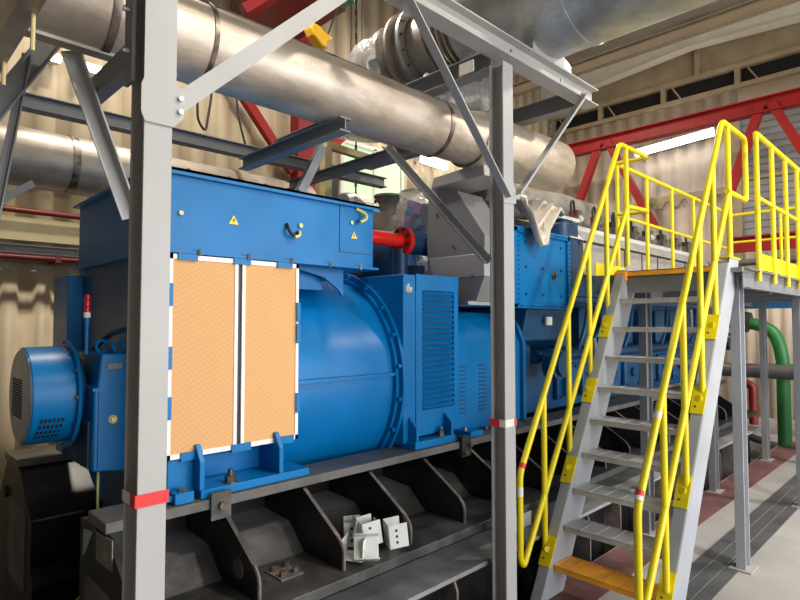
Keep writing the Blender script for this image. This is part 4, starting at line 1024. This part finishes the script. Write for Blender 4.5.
b = MB(); b.tube([(9.0, 2.45, 1.5), (9.0, 2.35, 1.4), (9.0, 2.33, 1.05)], 0.03, n=10, fillet=0.05); b.lathe((9.0, 2.50, 1.35), (0, -1, 0), [(0, .09), (.06, .09)], 20); b.build('valve', 'black', t)
MB().box(9.05, 2.72, FZ0, 9.15, 2.8, 0.88).build('stand', 'grey_mid', t); MB().box(8.95, 1.25, FZ0, 9.2, 1.33, 0.9).build('stand', 'grey_mid', t)
b = MB(); b.tube([(8.6, 2.25, 0.35), (8.7, 2.2, 0.15), (9.0, 2.1, 0.03), (9.3, 2.1, 0.03)], 0.05, n=12, fillet=0.15); b.build('hose', 'rubber', t)
b = MB(); b.box(9.4, 0.2, 1.86, 9.8, 3.2, 2.0)
b.box(9.5, 0.3, 1.2, 9.6, 0.4, 1.86); b.box(9.5, 3.0, FZ0, 9.6, 3.1, 1.86); b.box(9.5, 0.3, FZ0, 9.6, 0.4, 1.2)
tag(b.build('pipe_bridge', 'blue_dark'), 'dark blue beam on posts seen under the platform at the right edge', 'beam')
t = thing('gantry_pipes', 'row of dark pipes with brown valves behind the platform end, below the red chord', 'pipes', (9.6, 1.8, 2.0))
b = MB()
for z in (2.35, 2.55): b.tube([(9.6, 3.1, z), (9.6, 0.0, z)], 0.05, n=12)
b.box(9.58, 2.9, 2.0, 9.62, 2.95, 2.6); b.box(9.58, 0.5, 2.0, 9.62, 0.55, 2.6)
b.build('pipe_section', 'casing', t)
for y in (2.5, 2.1, 1.7, 1.3): MB().lathe((9.45, y, 2.45), (0, -1, 0), [(0, .05), (.02, .09), (.06, .09), (.08, .05)], 16).build('valve', 'bolt', t)

# ------------------------------------------------------------------ light
W = bpy.data.worlds.new('daylight'); S.world = W; W.use_nodes = True
nt = W.node_tree; bg = nt.nodes['Background']
sky = nt.nodes.new('ShaderNodeTexSky'); sky.sky_type = 'NISHITA'; sky.sun_disc = False; sky.sun_elevation = math.radians(40); sky.sun_rotation = math.radians(200)
nt.links.new(sky.outputs[0], bg.inputs[0]); bg.inputs[1].default_value = 0.15
def area(name, loc, rot, sx, sy, power, col=(1, 1, 1), spread=180):
    l = bpy.data.lights.new(name, 'AREA'); l.shape = 'RECTANGLE'; l.size = sx; l.size_y = sy; l.energy = power; l.color = col; l.spread = math.radians(spread)
    o = bpy.data.objects.new(name, l); COL.objects.link(o); o.location = loc; o.rotation_euler = rot; return o
# daylight through the big door in the front wall
area('door_daylight', (4.2, -4.95, 2.45), (math.radians(90), 0, 0), 8.0, 4.6, 470, (0.98, 0.99, 1.0))
# unseen fill lamps added under the roof to brighten the hall
def add_fill_lamp(x, y, z, e, lab):
    t = thing('added_fill_lamp', lab, 'lamp', (x, y, z), 'added fill lamps')
    MB().lathe((x, y, z+0.02), (0, 0, 1), [(0, 0.24), (0.12, 0.22), (0.2, 0.1), (0.3, 0.08)], 32).build('lamp_shade', 'grey_mid', t)
    MB().lathe((x, y, z+0.012), (0, 0, 1), [(0, 0.2), (0.006, 0.2)], 32).build('lamp_lens', 'lamp', t)
    MB().cyl((x, y, z+0.3), (x, y, (6.99+0.57*(y+5)/8.7) if y < 3.7 else (7.55-0.08*(y-3.7))), 0.012, n=8).build('rod', 'grey_mid', t)
    l = bpy.data.lights.new('added_fill_light', 'AREA'); l.shape = 'DISK'; l.size = 0.45; l.energy = e; l.color = (1.0, 0.90, 0.76)
    o = bpy.data.objects.new('added_fill_light', l); COL.objects.link(o); o.parent = t; o.location = (0, 0, 0)
add_fill_lamp(3.4, -2.2, 6.0, 260, 'unseen fill lamp added under the roof of the front aisle, nearest the back wall')
add_fill_lamp(7.4, -1.8, 6.0, 260, 'unseen fill lamp added under the roof of the front aisle, by the end wall')
add_fill_lamp(7.5, 5.2, 6.65, 150, 'unseen fill lamp added under the roof above the engine')
add_fill_lamp(1.9, 4.3, 6.2, 150, 'unseen fill lamp added under the roof near the left wall')

S.view_settings.view_transform = 'Standard'; S.view_settings.look = 'None'; S.view_settings.gamma = 1.0
S.view_settings.use_curve_mapping = False
S.view_settings.exposure = 0.2
